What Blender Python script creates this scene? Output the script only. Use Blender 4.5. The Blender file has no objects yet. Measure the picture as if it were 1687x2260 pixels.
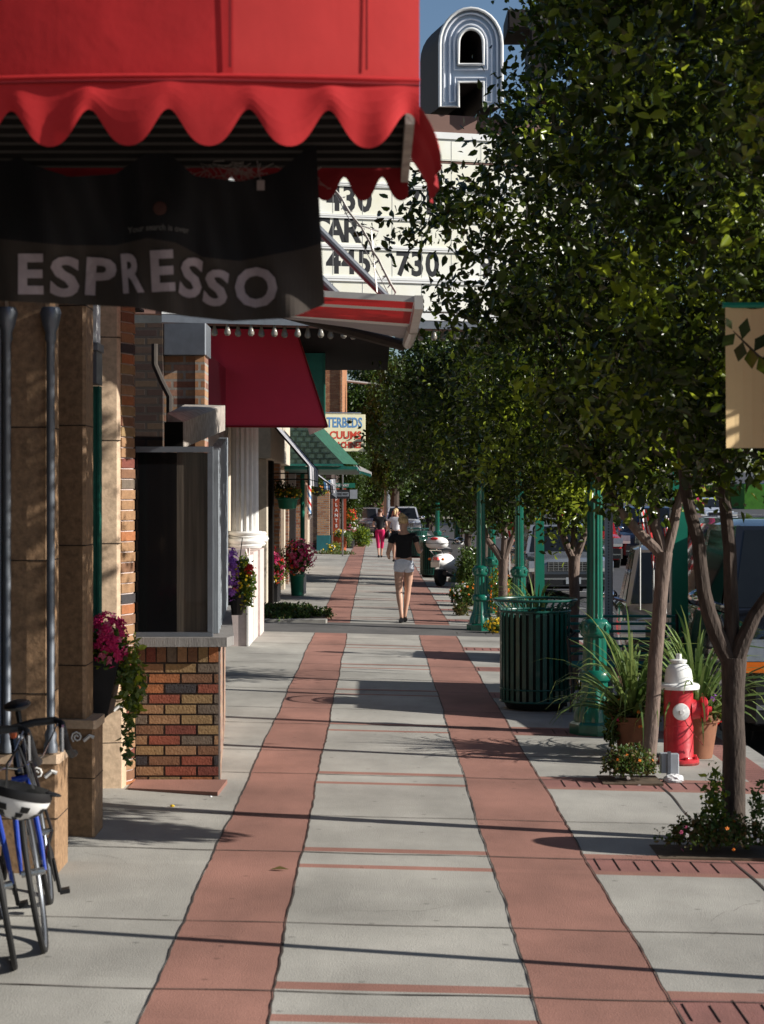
import bpy, bmesh, math, random
import numpy as np
from mathutils import Vector, Matrix
R = math.radians
SC = bpy.context.scene
COL = SC.collection
# ---------------------------------------------------------------- camera
F = 4255.0; HC = 1.95                      # focal length in picture units, eye height
cam = bpy.data.objects.new('camera', bpy.data.cameras.new('camera')); COL.objects.link(cam)
cam.location = (0, 0, HC); cam.rotation_euler = (R(90), 0, 0)
cd = cam.data; cd.sensor_fit = 'VERTICAL'; cd.sensor_height = 36; cd.sensor_width = 27
cd.lens = 36 * 4345 / 2260; cd.shift_x = 0.0064; cd.shift_y = -0.0133
cd.clip_start = 0.3; cd.clip_end = 3000
cd.dof.use_dof = True; cd.dof.focus_distance = 26; cd.dof.aperture_fstop = 7.5
SC.camera = cam
# ---------------------------------------------------------------- sky and sun
EL = R(26); AZ = (0.984, -0.18)
SUN = Vector((AZ[0] * math.cos(EL), AZ[1] * math.cos(EL), math.sin(EL)))
w = bpy.data.worlds.new('World'); SC.world = w; w.use_nodes = True
nt = w.node_tree; bg = nt.nodes['Background']
sk = nt.nodes.new('ShaderNodeTexSky'); sk.sky_type = 'NISHITA'; sk.sun_disc = False
sk.sun_elevation = EL; sk.sun_rotation = math.atan2(SUN.x, SUN.y); sk.altitude = 200; sk.dust_density = 0.8; sk.ozone_density = 3.0
nt.links.new(sk.outputs[0], bg.inputs[0]); bg.inputs[1].default_value = 0.066
sl = bpy.data.lights.new('sun', 'SUN'); sl.energy = 5.0; sl.angle = R(0.5); sl.color = (1, 0.955, 0.88)
so = bpy.data.objects.new('sun', sl); COL.objects.link(so); so.rotation_euler = SUN.to_track_quat('Z', 'Y').to_euler()
SC.view_settings.view_transform = 'Standard'; SC.view_settings.look = 'None'
SC.view_settings.exposure = 0.5; SC.view_settings.gamma = 1
SC.cycles.max_bounces = 6; SC.cycles.transparent_max_bounces = 8

# ---------------------------------------------------------------- helpers
rnd = random.Random(7)
def G(x, y):
    """height of the ground: pavement falls to the kerb, the street rises to the far right"""
    z = -0.025 * max(-3.0, min(x, 3.05))
    if x > 3.05:
        z -= 0.12 + 0.012 * min(x - 3.05, 8) * (1 if y < 60 else max(0, 1 - (y - 60) / 20))
        t = max(0, min(1, (x - 4) / 10)); t = t * t * (3 - 2 * t)
        z += max(0, y - 50) * 0.0185 * t
    return z
def W(u, v, d): return Vector(((u - 812) * d / F, d, HC - (v - 1077) * d / F))
def gp(u, v):
    d = HC * F / ((v - 1077) - 0.025 * (u - 812)); x = (u - 812) * d / F
    return Vector((x, d, G(x, d)))
class MB:
    def __init__(s): s.v = []; s.f = []; s.m = []
    def add(s, vs, fs, m=0):
        o = len(s.v); s.v += [tuple(p) for p in vs]
        s.f += [tuple(i + o for i in f) for f in fs]; s.m += [m] * len(fs)
    def quad(s, a, b, c, d, m=0): s.add([a, b, c, d], [(0, 1, 2, 3)], m)
    def box(s, x0, x1, y0, y1, z0, z1, m=0, bev=0):
        if bev:
            b = bev
            s.prism([(x0 + b, y0), (x1 - b, y0), (x1, y0 + b), (x1, y1 - b), (x1 - b, y1), (x0 + b, y1), (x0, y1 - b), (x0, y0 + b)], z0, z1, m); return
        s.add([(x0, y0, z0), (x1, y0, z0), (x1, y1, z0), (x0, y1, z0), (x0, y0, z1), (x1, y0, z1), (x1, y1, z1), (x0, y1, z1)],
              [(3, 2, 1, 0), (4, 5, 6, 7), (0, 1, 5, 4), (1, 2, 6, 5), (2, 3, 7, 6), (3, 0, 4, 7)], m)
    def prism(s, poly, z0, z1, m=0):           # polygon in plan, extruded upward
        n = len(poly)
        s.add([(x, y, z0) for x, y in poly] + [(x, y, z1) for x, y in poly],
              [tuple(range(n))[::-1], tuple(range(n, 2 * n))] + [(i, (i + 1) % n, n + (i + 1) % n, n + i) for i in range(n)], m)
    def prismy(s, poly, y0, y1, m=0):          # polygon in x,z extruded along y
        n = len(poly)
        s.add([(x, y0, z) for x, z in poly] + [(x, y1, z) for x, z in poly],
              [tuple(range(n)), tuple(range(n, 2 * n))[::-1]] + [(i, n + i, n + (i + 1) % n, (i + 1) % n) for i in range(n)], m)
    def prismx(s, poly, x0, x1, m=0):          # polygon in y,z extruded along x
        n = len(poly)
        s.add([(x0, y, z) for y, z in poly] + [(x1, y, z) for y, z in poly],
              [tuple(range(n))[::-1], tuple(range(n, 2 * n))] + [(i, (i + 1) % n, n + (i + 1) % n, n + i) for i in range(n)], m)
    def tube(s, pts, r, n=8, m=0, closed=False):
        pts = [Vector(p) for p in pts]; k = len(pts); rs = r if isinstance(r, (list, tuple)) else [r] * k
        vs = []; up = None
        for i, p in enumerate(pts):
            a = pts[(i - 1) % k] if closed else pts[max(i - 1, 0)]; b = pts[(i + 1) % k] if closed else pts[min(i + 1, k - 1)]
            t = (b - a).normalized() if (b - a).length > 1e-9 else Vector((0, 0, 1))
            if up is None: up = t.orthogonal().normalized()
            up = (up - t * up.dot(t)); up = up.normalized() if up.length > 1e-6 else t.orthogonal().normalized()
            sd = t.cross(up)
            vs += [p + (up * math.cos(j * 2 * math.pi / n) + sd * math.sin(j * 2 * math.pi / n)) * rs[i] for j in range(n)]
        fs = []
        for i in range(k if closed else k - 1):
            q = (i + 1) % k
            fs += [(i * n + j, i * n + (j + 1) % n, q * n + (j + 1) % n, q * n + j) for j in range(n)]
        if not closed: fs += [tuple(range(n))[::-1], tuple(range((k - 1) * n, k * n))]
        s.add(vs, fs, m)
    def lathe(s, prof, c=(0, 0, 0), n=24, m=0, flute=0, nf=12, axis='z'):
        vs = []
        for (r, z, *fl) in prof:
            fa = flute if not fl else fl[0]
            for j in range(n):
                t = j * 2 * math.pi / n; rr = r * (1 - fa * (0.5 + 0.5 * math.cos(nf * t)))
                a, b, h = rr * math.cos(t), rr * math.sin(t), z
                p = (a, b, h) if axis == 'z' else ((h, a, b) if axis == 'x' else (a, h, b))
                vs.append((p[0] + c[0], p[1] + c[1], p[2] + c[2]))
        k = len(prof)
        fs = [(i * n + j, i * n + (j + 1) % n, (i + 1) * n + (j + 1) % n, (i + 1) * n + j) for i in range(k - 1) for j in range(n)]
        fs += [tuple(range(n))[::-1], tuple(range((k - 1) * n, k * n))]
        s.add(vs, fs, m)
    def ell(s, c, r, n=12, k=8, m=0, rot=None):
        vs = []
        for i in range(k + 1):
            p = math.pi * i / k
            for j in range(n):
                t = 2 * math.pi * j / n
                q = Vector((r[0] * math.sin(p) * math.cos(t), r[1] * math.sin(p) * math.sin(t), r[2] * math.cos(p)))
                if rot is not None: q = rot @ q
                vs.append(q + Vector(c))
        s.add(vs, [(i * n + j, (i + 1) * n + j, (i + 1) * n + (j + 1) % n, i * n + (j + 1) % n) for i in range(k) for j in range(n)], m)
    def xf(s, M, i0=0):
        for i in range(i0, len(s.v)): s.v[i] = tuple(M @ Vector(s.v[i]))
    def build(s, name, mats, parent=None, smooth=False):
        me = bpy.data.meshes.new(name); me.from_pydata(s.v, [], s.f)
        mats = mats if isinstance(mats, (list, tuple)) else [mats]
        for q in mats: me.materials.append(q)
        if len(mats) > 1: me.polygons.foreach_set('material_index', s.m)
        if smooth: smooth_mesh(me)
        if any(q.name.startswith('slab') or q.name == 'paver' for q in mats):
            me.attributes.new('tint', 'FLOAT', 'FACE').data.foreach_set('value', [1.0] * len(me.polygons))
        me.update()
        o = bpy.data.objects.new(name, me); COL.objects.link(o)
        if parent is not None: put(o, parent)
        return o
def smooth_mesh(me, ang=35):
    me.polygons.foreach_set('use_smooth', [True] * len(me.polygons))
    try: me.set_sharp_from_angle(angle=R(ang))
    except Exception: pass
def put(o, parent):                            # parent, keeping world coordinates of a mesh built in world space
    o.parent = parent; o.matrix_parent_inverse = world_of(parent).inverted()
def world_of(o):
    m = Matrix.LocRotScale(o.location, o.rotation_euler, o.scale)
    return (world_of(o.parent) @ o.matrix_parent_inverse @ m) if o.parent else m
def tag(o, label, cat, group=None, kind=None):
    o['label'] = label; o['category'] = cat
    if group: o['group'] = group
    if kind: o['kind'] = kind
    return o
def thing(name, label, cat, loc=(0, 0, 0), group=None, rz=0):
    o = bpy.data.objects.new(name, None); COL.objects.link(o); o.empty_display_size = 0.1
    o.location = loc; o.rotation_euler = (0, 0, rz); return tag(o, label, cat, group)
def struct(name, mb, m, kind='structure', smooth=False):
    o = mb.build(name, m, None, smooth); o['kind'] = kind; return o
def kids(o): return [c for c in bpy.data.objects if c.parent == o]
def copy_tree(o, parent=None):
    c = o.copy(); COL.objects.link(c)
    if parent is not None: c.parent = parent
    for ch in kids(o): copy_tree(ch, c)
    return c
def dup(o, loc, label, rz=None, sc=None):
    c = copy_tree(o); c.location = loc; c['label'] = label
    if rz is not None: c.rotation_euler = (0, 0, rz)
    if sc is not None: c.scale = sc
    return c
def text_verts(s, size=1.0, bold=0.0, ext=0.0, sx=1.0, sub=0, align='CENTER', shear=0):
    cu = bpy.data.curves.new('t', 'FONT'); cu.body = s; cu.size = size; cu.offset = bold; cu.extrude = ext
    cu.align_x = align; cu.align_y = 'CENTER'; cu.resolution_u = 3; cu.shear = shear
    ob = bpy.data.objects.new('t', cu); COL.objects.link(ob)
    dg = bpy.context.evaluated_depsgraph_get(); me = bpy.data.meshes.new_from_object(ob.evaluated_get(dg))
    if sub:
        bm = bmesh.new(); bm.from_mesh(me)
        bmesh.ops.triangulate(bm, faces=bm.faces)
        for _ in range(sub): bmesh.ops.subdivide_edges(bm, edges=[e for e in bm.edges if e.calc_length() > size * .12], cuts=1); bmesh.ops.triangulate(bm, faces=bm.faces)
        bm.to_mesh(me); bm.free()
    vs = [(v.co.x * sx, v.co.y, v.co.z) for v in me.vertices]; fs = [tuple(p.vertices) for p in me.polygons]
    bpy.data.objects.remove(ob); bpy.data.curves.remove(cu); bpy.data.meshes.remove(me)
    return vs, fs
def lettering(s, fn, m, parent, size, bold=0, ext=0.002, sx=1, name='lettering', sub=0, **k):
    vs, fs = text_verts(s, size, bold, ext, sx, sub, **k); mb = MB(); mb.add([fn(*p) for p in vs], fs)
    return mb.build(name, m, parent)

# ---------------------------------------------------------------- materials
MATS = {}
def mat(name, col, rough=0.7, var=0.15, scale=6, bump=0.0, bscale=40, metal=0.0, col2=None, spec=0.4, trans=0, coat=0, stretch=(1, 1, 1), detail=6):
    m = bpy.data.materials.new(name); m.use_nodes = True; n = m.node_tree; L = n.links; b = n.nodes['Principled BSDF']
    b.inputs['Roughness'].default_value = rough; b.inputs['Metallic'].default_value = metal
    b.inputs['Specular IOR Level'].default_value = spec; b.inputs['Coat Weight'].default_value = coat
    tc = n.nodes.new('ShaderNodeTexCoord'); mp = n.nodes.new('ShaderNodeMapping'); mp.inputs['Scale'].default_value = stretch
    L.new(tc.outputs['Object'], mp.inputs[0])
    no = n.nodes.new('ShaderNodeTexNoise'); no.inputs['Scale'].default_value = scale; no.inputs['Detail'].default_value = detail; no.inputs['Roughness'].default_value = .65
    L.new(mp.outputs[0], no.inputs['Vector'])
    rp = n.nodes.new('ShaderNodeValToRGB'); rp.color_ramp.elements[0].position = 0.3; rp.color_ramp.elements[1].position = 0.7
    c2 = col2 or tuple(min(1, c * (1 + var)) for c in col); c1 = tuple(c * (1 - var) for c in col) if not col2 else col
    rp.color_ramp.elements[0].color = (*c1, 1); rp.color_ramp.elements[1].color = (*c2, 1)
    L.new(no.outputs['Fac'], rp.inputs[0]); L.new(rp.outputs[0], b.inputs['Base Color'])
    if bump:
        nb = n.nodes.new('ShaderNodeTexNoise'); nb.inputs['Scale'].default_value = bscale; nb.inputs['Detail'].default_value = 4
        L.new(mp.outputs[0], nb.inputs['Vector']); bp = n.nodes.new('ShaderNodeBump'); bp.inputs['Strength'].default_value = bump; bp.inputs['Distance'].default_value = 0.01
        L.new(nb.outputs['Fac'], bp.inputs['Height']); L.new(bp.outputs[0], b.inputs['Normal'])
    if trans:
        tr = n.nodes.new('ShaderNodeBsdfTranslucent'); L.new(rp.outputs[0], tr.inputs[0]); mx = n.nodes.new('ShaderNodeMixShader'); mx.inputs[0].default_value = trans
        L.new(b.outputs[0], mx.inputs[1]); L.new(tr.outputs[0], mx.inputs[2]); L.new(mx.outputs[0], n.nodes['Material Output'].inputs[0])
    MATS[name] = m; return m
def leafmat(name, dark, light, trans=0.35, rough=0.35):
    m = bpy.data.materials.new(name); m.use_nodes = True; n = m.node_tree; L = n.links; b = n.nodes['Principled BSDF']
    b.inputs['Roughness'].default_value = rough; b.inputs['Specular IOR Level'].default_value = .45
    g = n.nodes.new('ShaderNodeNewGeometry'); rp = n.nodes.new('ShaderNodeValToRGB')
    rp.color_ramp.elements[0].color = (*dark, 1); rp.color_ramp.elements[1].color = (*light, 1)
    L.new(g.outputs['Random Per Island'], rp.inputs[0]); L.new(rp.outputs[0], b.inputs['Base Color'])
    hs = n.nodes.new('ShaderNodeHueSaturation'); hs.inputs['Value'].default_value = 1.5; hs.inputs['Hue'].default_value = .485; L.new(rp.outputs[0], hs.inputs['Color'])
    tr = n.nodes.new('ShaderNodeBsdfTranslucent'); L.new(hs.outputs[0], tr.inputs[0]); mx = n.nodes.new('ShaderNodeMixShader'); mx.inputs[0].default_value = trans
    L.new(b.outputs[0], mx.inputs[1]); L.new(tr.outputs[0], mx.inputs[2]); L.new(mx.outputs[0], n.nodes['Material Output'].inputs[0])
    MATS[name] = m; return m
def brickmat(name, cols, mortar=(.3, .26, .22), bw=.215, bh=.075, ms=.012):
    m = bpy.data.materials.new(name); m.use_nodes = True; n = m.node_tree; L = n.links; b = n.nodes['Principled BSDF']; b.inputs['Roughness'].default_value = .85
    tc = n.nodes.new('ShaderNodeTexCoord'); sp = n.nodes.new('ShaderNodeSeparateXYZ'); L.new(tc.outputs['Object'], sp.inputs[0])
    ad = n.nodes.new('ShaderNodeMath'); ad.operation = 'ADD'; L.new(sp.outputs[0], ad.inputs[0]); L.new(sp.outputs[1], ad.inputs[1])
    cb = n.nodes.new('ShaderNodeCombineXYZ'); L.new(ad.outputs[0], cb.inputs[0]); L.new(sp.outputs[2], cb.inputs[1])
    bt = n.nodes.new('ShaderNodeTexBrick'); bt.inputs['Scale'].default_value = 1; bt.inputs['Brick Width'].default_value = bw; bt.inputs['Row Height'].default_value = bh
    bt.inputs['Mortar Size'].default_value = ms; bt.inputs['Color1'].default_value = (0, 0, 0, 1); bt.inputs['Color2'].default_value = (1, 1, 1, 1); bt.inputs['Mortar'].default_value = (.5, .5, .5, 1)
    L.new(cb.outputs[0], bt.inputs['Vector'])
    rp = n.nodes.new('ShaderNodeValToRGB'); rp.color_ramp.interpolation = 'CONSTANT'; e = rp.color_ramp.elements; k = len(cols)
    e[0].position = 0; e[0].color = (*cols[0], 1); e[1].position = 1 / k; e[1].color = (*cols[1], 1)
    for i in range(2, k): q = e.new(i / k); q.color = (*cols[i], 1)
    L.new(bt.outputs['Color'], rp.inputs[0]); mx = n.nodes.new('ShaderNodeMixRGB'); mx.inputs[2].default_value = (*mortar, 1)
    L.new(bt.outputs['Fac'], mx.inputs[0]); L.new(rp.outputs[0], mx.inputs[1])
    no = n.nodes.new('ShaderNodeTexNoise'); no.inputs['Scale'].default_value = 30; L.new(tc.outputs['Object'], no.inputs['Vector'])
    m2 = n.nodes.new('ShaderNodeMixRGB'); m2.blend_type = 'OVERLAY'; m2.inputs[0].default_value = .35; L.new(mx.outputs[0], m2.inputs[1]); L.new(no.outputs['Fac'], m2.inputs[2]); L.new(m2.outputs[0], b.inputs['Base Color'])
    bp = n.nodes.new('ShaderNodeBump'); bp.invert = True; bp.inputs['Strength'].default_value = .8; bp.inputs['Distance'].default_value = .008; L.new(bt.outputs['Fac'], bp.inputs['Height']); L.new(bp.outputs[0], b.inputs['Normal'])
    MATS[name] = m; return m
def slabmat(name, col, var=.12):
    """poured concrete: per-slab tint from a face attribute, mottling, faint stains, grain"""
    m = mat(name, col, .85, var, 3.2, .25, 160, detail=10, stretch=(1, .35, 1)); n = m.node_tree; L = n.links; b = n.nodes['Principled BSDF']
    src = b.inputs['Base Color'].links[0].from_socket
    at = n.nodes.new('ShaderNodeAttribute'); at.attribute_name = 'tint'
    tc = n.nodes.new('ShaderNodeTexCoord'); n1 = n.nodes.new('ShaderNodeTexNoise'); n1.inputs['Scale'].default_value = .9; n1.inputs['Detail'].default_value = 8; L.new(tc.outputs['Object'], n1.inputs['Vector'])
    n2 = n.nodes.new('ShaderNodeTexNoise'); n2.inputs['Scale'].default_value = 90; L.new(tc.outputs['Object'], n2.inputs['Vector'])
    vo = n.nodes.new('ShaderNodeTexVoronoi'); vo.voronoi_dimensions = '2D'; vo.inputs['Scale'].default_value = 3.1; L.new(tc.outputs['Object'], vo.inputs['Vector'])
    sr = n.nodes.new('ShaderNodeMapRange'); sr.inputs[1].default_value = .03; sr.inputs[2].default_value = .06; sr.inputs[3].default_value = .66; sr.inputs[4].default_value = 1; sx_ = n.nodes.new('ShaderNodeSeparateXYZ'); L.new(vo.outputs['Color'], sx_.inputs[0]); gt = n.nodes.new('ShaderNodeMath'); gt.operation = 'LESS_THAN'; gt.inputs[1].default_value = .74; L.new(sx_.outputs[0], gt.inputs[0])
    ad_ = n.nodes.new('ShaderNodeMath'); ad_.operation = 'ADD'; L.new(vo.outputs['Distance'], ad_.inputs[0]); L.new(gt.outputs[0], ad_.inputs[1]); L.new(ad_.outputs[0], sr.inputs[0])
    mr = n.nodes.new('ShaderNodeMapRange'); mr.inputs[1].default_value = .3; mr.inputs[2].default_value = .7; mr.inputs[3].default_value = .70; mr.inputs[4].default_value = 1.12; L.new(n1.outputs['Fac'], mr.inputs[0])
    mg = n.nodes.new('ShaderNodeMapRange'); mg.inputs[1].default_value = .3; mg.inputs[2].default_value = .7; mg.inputs[3].default_value = .93; mg.inputs[4].default_value = 1.05; L.new(n2.outputs['Fac'], mg.inputs[0])
    q = src
    for s_ in (at.outputs['Fac'], mr.outputs[0], mg.outputs[0], sr.outputs[0]):
        vm = n.nodes.new('ShaderNodeVectorMath'); vm.operation = 'SCALE'; L.new(q, vm.inputs[0]); L.new(s_, vm.inputs['Scale']); q = vm.outputs[0]
    L.new(q, b.inputs['Base Color']); return m
M = MATS
slabmat('slab_grey', (.355, .340, .305)); slabmat('slab_red', (.305, .150, .115), .14); slabmat('slab_alley', (.12, .115, .11))
slabmat('paver', (.29, .13, .11), .2)
mat('joint', (.05, .038, .032), .95, .4, 20); mat('asphalt', (.055, .055, .06), .9, .25, 2, .4, 120); mat('paint_white', (.7, .7, .68), .7, .15, 20)
mat('kerb', (.33, .32, .30), .85, .2, 5); mat('kerb_red', (.5, .05, .05), .6, .25, 10); mat('dirt', (.10, .07, .045), .95, .3, 20)
mat('red_canvas', (.60, .024, .026), .75, .14, 2.5, .35, 7, trans=.22); mat('red_canvas_lit_faded', (.72, .052, .048), .75, .08, 2.5, .25, 6, trans=.22); mat('dark_red_canvas', (.26, .010, .014), .8, .2, 3, trans=.07)
mat('crimson', (.74, .040, .085), .7, .06, 2, .05, 300, trans=.04); mat('crimson_sunlit', (.42, .30, .32), .7, .1, 5)
mat('black_cloth', (.010, .0095, .011), .8, .3, 4); mat('brown_cloth', (.052, .040, .032), .8, .2, 4); mat('banner_letter', (.42, .34, .35), .7, .25, 8)
mat('corrugated', (.028, .024, .020), .8, .2, 6); mat('terracotta_tile', (.27, .165, .09), .65, .38, 26, .3, 40, detail=10); mat('terracotta_pale', (.55, .40, .27), .6, .25, 22, .2, 40, detail=10)
mat('tile_joint', (.03, .02, .015), .9); mat('grey_metal', (.17, .185, .21), .4, .12, 10, metal=.5); mat('silver', (.5, .5, .5), .25, .05, 5, metal=.9); mat('alu', (.62, .60, .56), .4, .1, 6, metal=.5)
mat('green_door', (.008, .12, .085), .5, .2, 8); mat('dark', (.010, .009, .008), .9, .3, 4, spec=.05); mat('dark_wood', (.045, .035, .028), .7, .3, 8)
mat('grey_wood', (.22, .21, .20), .8, .3, 10, stretch=(6, 6, .6), bump=.4); mat('grey_blue_wood', (.23, .255, .28), .75, .3, 9, stretch=(8, 8, .5)); mat('weathered', (.34, .30, .26), .85, .35, 14, .6, 30)
mat('white_stone', (.74, .73, .70), .7, .08, 9, .15, 50); mat('cream_stone', (.55, .48, .38), .8, .15, 9); mat('pink_stone', (.60, .50, .47), .8, .12, 12)
mat('white_paint', (.8, .8, .78), .5, .05, 5, .05, 30); mat('cream_panel', (.82, .79, .62), .45, .05, 1.6, col2=(.90, .90, .84)); mat('panel_line', (.45, .45, .43), .6); mat('brown_fascia', (.16, .085, .065), .6, .1, 3)
mat('letter_black', (.02, .02, .022), .5); mat('neon_face', (.58, .68, .82), .45, .10, 4); mat('neon_tube', (.85, .88, .95), .2, .02, 5, coat=.6); mat('sign_side', (.022, .014, .012), .7)
mat('bulb', (.34, .31, .26), .15, .1, 9, trans=.3, coat=.5); mat('teal', (.012, .14, .115), .5, .2, 7); mat('post_green', (.005, .115, .075), .28, .18, 9, .08, 60, coat=.4)
mat('bin_green', (.006, .070, .052), .38, .2, 14, coat=.3); mat('bin_dark', (.004, .010, .009), .5); mat('flat_green', (.006, .20, .125), .5, .1, 4); mat('sign_green', (.01, .17, .11), .5, .05, 5)
mat('shingle', (.045, .085, .068), .85, .35, 16, .4, 40); mat('shingle_light', (.018, .085, .052), .8, .3, 12); mat('grey_canvas', (.44, .42, .44), .8, .08, 5); mat('stripe_dark', (.03, .06, .07), .8)
mat('bark', (.060, .043, .034), .9, .5, 30, .9, 60, stretch=(1, 1, .25), detail=10); mat('bark_grey', (.15, .108, .088), .9, .45, 22, .9, 50, stretch=(1, 1, .3), detail=10); mat('twig', (.06, .04, .025), .9)
mat('hydrant_red', (.50, .022, .032), .45, .25, 9, .15, 40, coat=.25); mat('hydrant_white', (.82, .82, .80), .4, .06, 12, .12, 40, coat=.2); mat('rust', (.20, .03, .025), .8, .5, 40)
mat('clay', (.25, .11, .06), .8, .2, 9); mat('pot_black', (.012, .012, .013), .45, .3, 8); mat('pot_green', (.012, .17, .10), .35, .1, 6); mat('orange_wood', (.42, .09, .03), .6, .25, 8, stretch=(6, 6, .5))
mat('glass_dark', (.010, .012, .014), .06, .2, 1.5, spec=.35); mat('window_glass', (.006, .006, .007), .08, .2, 1, spec=.25)
mat('curtain', (.075, .060, .046), .5, .6, 7, stretch=(5, 1, .15), coat=.3); mat('black_plastic', (.012, .012, .013), .45); mat('rubber', (.012, .012, .012), .7)
mat('chrome', (.75, .75, .76), .12, .02, 3, metal=1); mat('headlight', (.26, .29, .34), .12, .15, 12, coat=.6); mat('amber', (.75, .16, .01), .25, .1, 20, coat=.7); mat('red_lamp', (.6, .02, .02), .25, coat=.6)
mat('skin', (.56, .33, .235), .5, .08, 9); mat('skin_tan', (.44, .25, .17), .5, .08, 9); mat('blonde', (.40, .26, .11), .5, .3, 60, stretch=(1, 1, .3), col2=(.78, .58, .32), bump=.8, bscale=90); mat('brown_hair', (.07, .03, .018), .5, .3, 50)
mat('tee_black', (.010, .010, .012), .85, .3, 12); mat('denim_white', (.74, .78, .86), .85, .1, 30, .2, 80); mat('magenta_cloth', (.55, .012, .10), .8, .15, 12); mat('white_cloth', (.75, .75, .78), .8, .06, 9)
mat('blue_paint', (.01, .04, .30), .3, .1, 4, coat=.5); mat('cream_banner', (.64, .46, .23), .7, .06, 3); mat('box_grey', (.34, .37, .40), .5, .1, 8); mat('rock', (.7, .7, .7), .8, .15, 20, .6, 30)
mat('red_paint', (.55, .02, .02), .35); mat('blue_sign', (.02, .07, .35), .5, .1, 3); mat('mural', (.60, .28, .20), .6, .4, 2.2, col2=(.42, .15, .10)); mat('concrete', (.42, .41, .40), .8, .1, 3)
mat('stucco_pink', (.62, .45, .36), .85, .08, 2); mat('flag_white', (.75, .75, .75), .8); mat('yellow_sign', (.78, .74, .50), .5, .05, 3); mat('txt_blue', (.10, .25, .50), .5, .2, 30); mat('txt_red', (.62, .06, .03), .5, .2, 30)
mat('lawn', (.06, .20, .02), .9, .3, 3); mat('ground', (.20, .18, .15), .95, .2, .3)
leafmat('leaf', (.012, .021, .003), (.062, .098, .009), .38, .27); leafmat('leaf_fresh_glint', (.07, .11, .010), (.28, .36, .03), .52, .28); leafmat('leaf_far', (.012, .028, .004), (.06, .11, .012), .3, .45)  # fresh leaves brightened: yellow-green sun glints put into their colour
leafmat('grass_leaf', (.03, .08, .012), (.12, .20, .04), .3, .5); leafmat('spike_leaf', (.05, .10, .02), (.22, .30, .09), .3, .4); leafmat('dry_leaf', (.05, .07, .015), (.18, .12, .04), .3, .6)
for nm, c in dict(magenta=(.62, .015, .14), purple=(.45, .16, .62), yellow=(.85, .60, .02), red=(.70, .02, .015), orange=(.85, .25, .02), white=(.8, .8, .76), pink=(.75, .18, .30)).items():
    leafmat('fl_' + nm, tuple(x * .75 for x in c), c, .2, .6)
BR = [mat('brick_%s' % n_, c, .85, .22, 24, .5, 70) for n_, c in dict(brown=(.19, .095, .052), tan=(.29, .165, .085), red=(.24, .070, .042), black=(.045, .040, .042), grey=(.15, .115, .085), yellow=(.27, .175, .082), orange=(.33, .125, .05), maroon=(.17, .05, .035)).items()]
brickmat('brick_mix', [(.34, .17, .09), (.25, .10, .06), (.38, .22, .12), (.20, .09, .06), (.36, .19, .13)]); brickmat('brick_tan', [(.42, .22, .11), (.36, .17, .08), (.46, .27, .14), (.30, .13, .06)]); brickmat('brick_dark', [(.06, .035, .025), (.04, .02, .016), (.08, .05, .03)], (.04, .03, .025))
brickmat('brick_rust', [(.42, .17, .07), (.34, .12, .05), (.46, .22, .10)], (.3, .15, .08))
# ---------------------------------------------------------------- foliage tools
def leaves_np(pos, nrm_bias, size, rng, droop=.3):
    """one four-point folded leaf at every position"""
    n = len(pos); d = rng.normal(size=(n, 3)); d[:, 2] -= droop; d += nrm_bias; d /= np.linalg.norm(d, axis=1)[:, None] + 1e-9
    q = rng.normal(size=(n, 3)); sd = np.cross(d, q); sd /= np.linalg.norm(sd, axis=1)[:, None] + 1e-9
    up = np.cross(sd, d); s = (size * rng.uniform(.5, 1.35, n))[:, None]; wd = rng.uniform(.22, .33, n)[:, None]; cu = rng.uniform(-.25, .05, n)[:, None]; fo = rng.uniform(.02, .16, n)[:, None]
    b = pos; t = pos + d * s + up * s * cu; k = s * wd
    l1 = pos + d * s * .26 + sd * k * .86 + up * s * fo; r1 = pos + d * s * .26 - sd * k * .86 + up * s * fo
    l2 = pos + d * s * .62 + sd * k * .80 + up * s * (fo + cu * .4); r2 = pos + d * s * .62 - sd * k * .80 + up * s * (fo + cu * .4)
    return np.stack([b, r1, r2, t, l2, l1], 1).reshape(-1, 3)
def np_mesh(name, V, nleaf, mats, midx=None):
    me = bpy.data.meshes.new(name); nv = len(V)
    me.vertices.add(nv); me.vertices.foreach_set('co', V.astype(np.float32).ravel())
    o = np.arange(nleaf)[:, None] * 6
    F_ = np.concatenate([o + np.array([0, 1, 2, 3]), o + np.array([0, 3, 4, 5])], 1).reshape(-1, 4)
    me.loops.add(F_.size); me.loops.foreach_set('vertex_index', F_.astype(np.int32).ravel())
    me.polygons.add(len(F_)); me.polygons.foreach_set('loop_start', np.arange(0, F_.size, 4, dtype=np.int32))
    for m_ in mats: me.materials.append(m_)
    if midx is not None: me.polygons.foreach_set('material_index', np.repeat(midx, 2).astype(np.int32))
    me.update(calc_edges=True); me.validate(); return me
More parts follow.
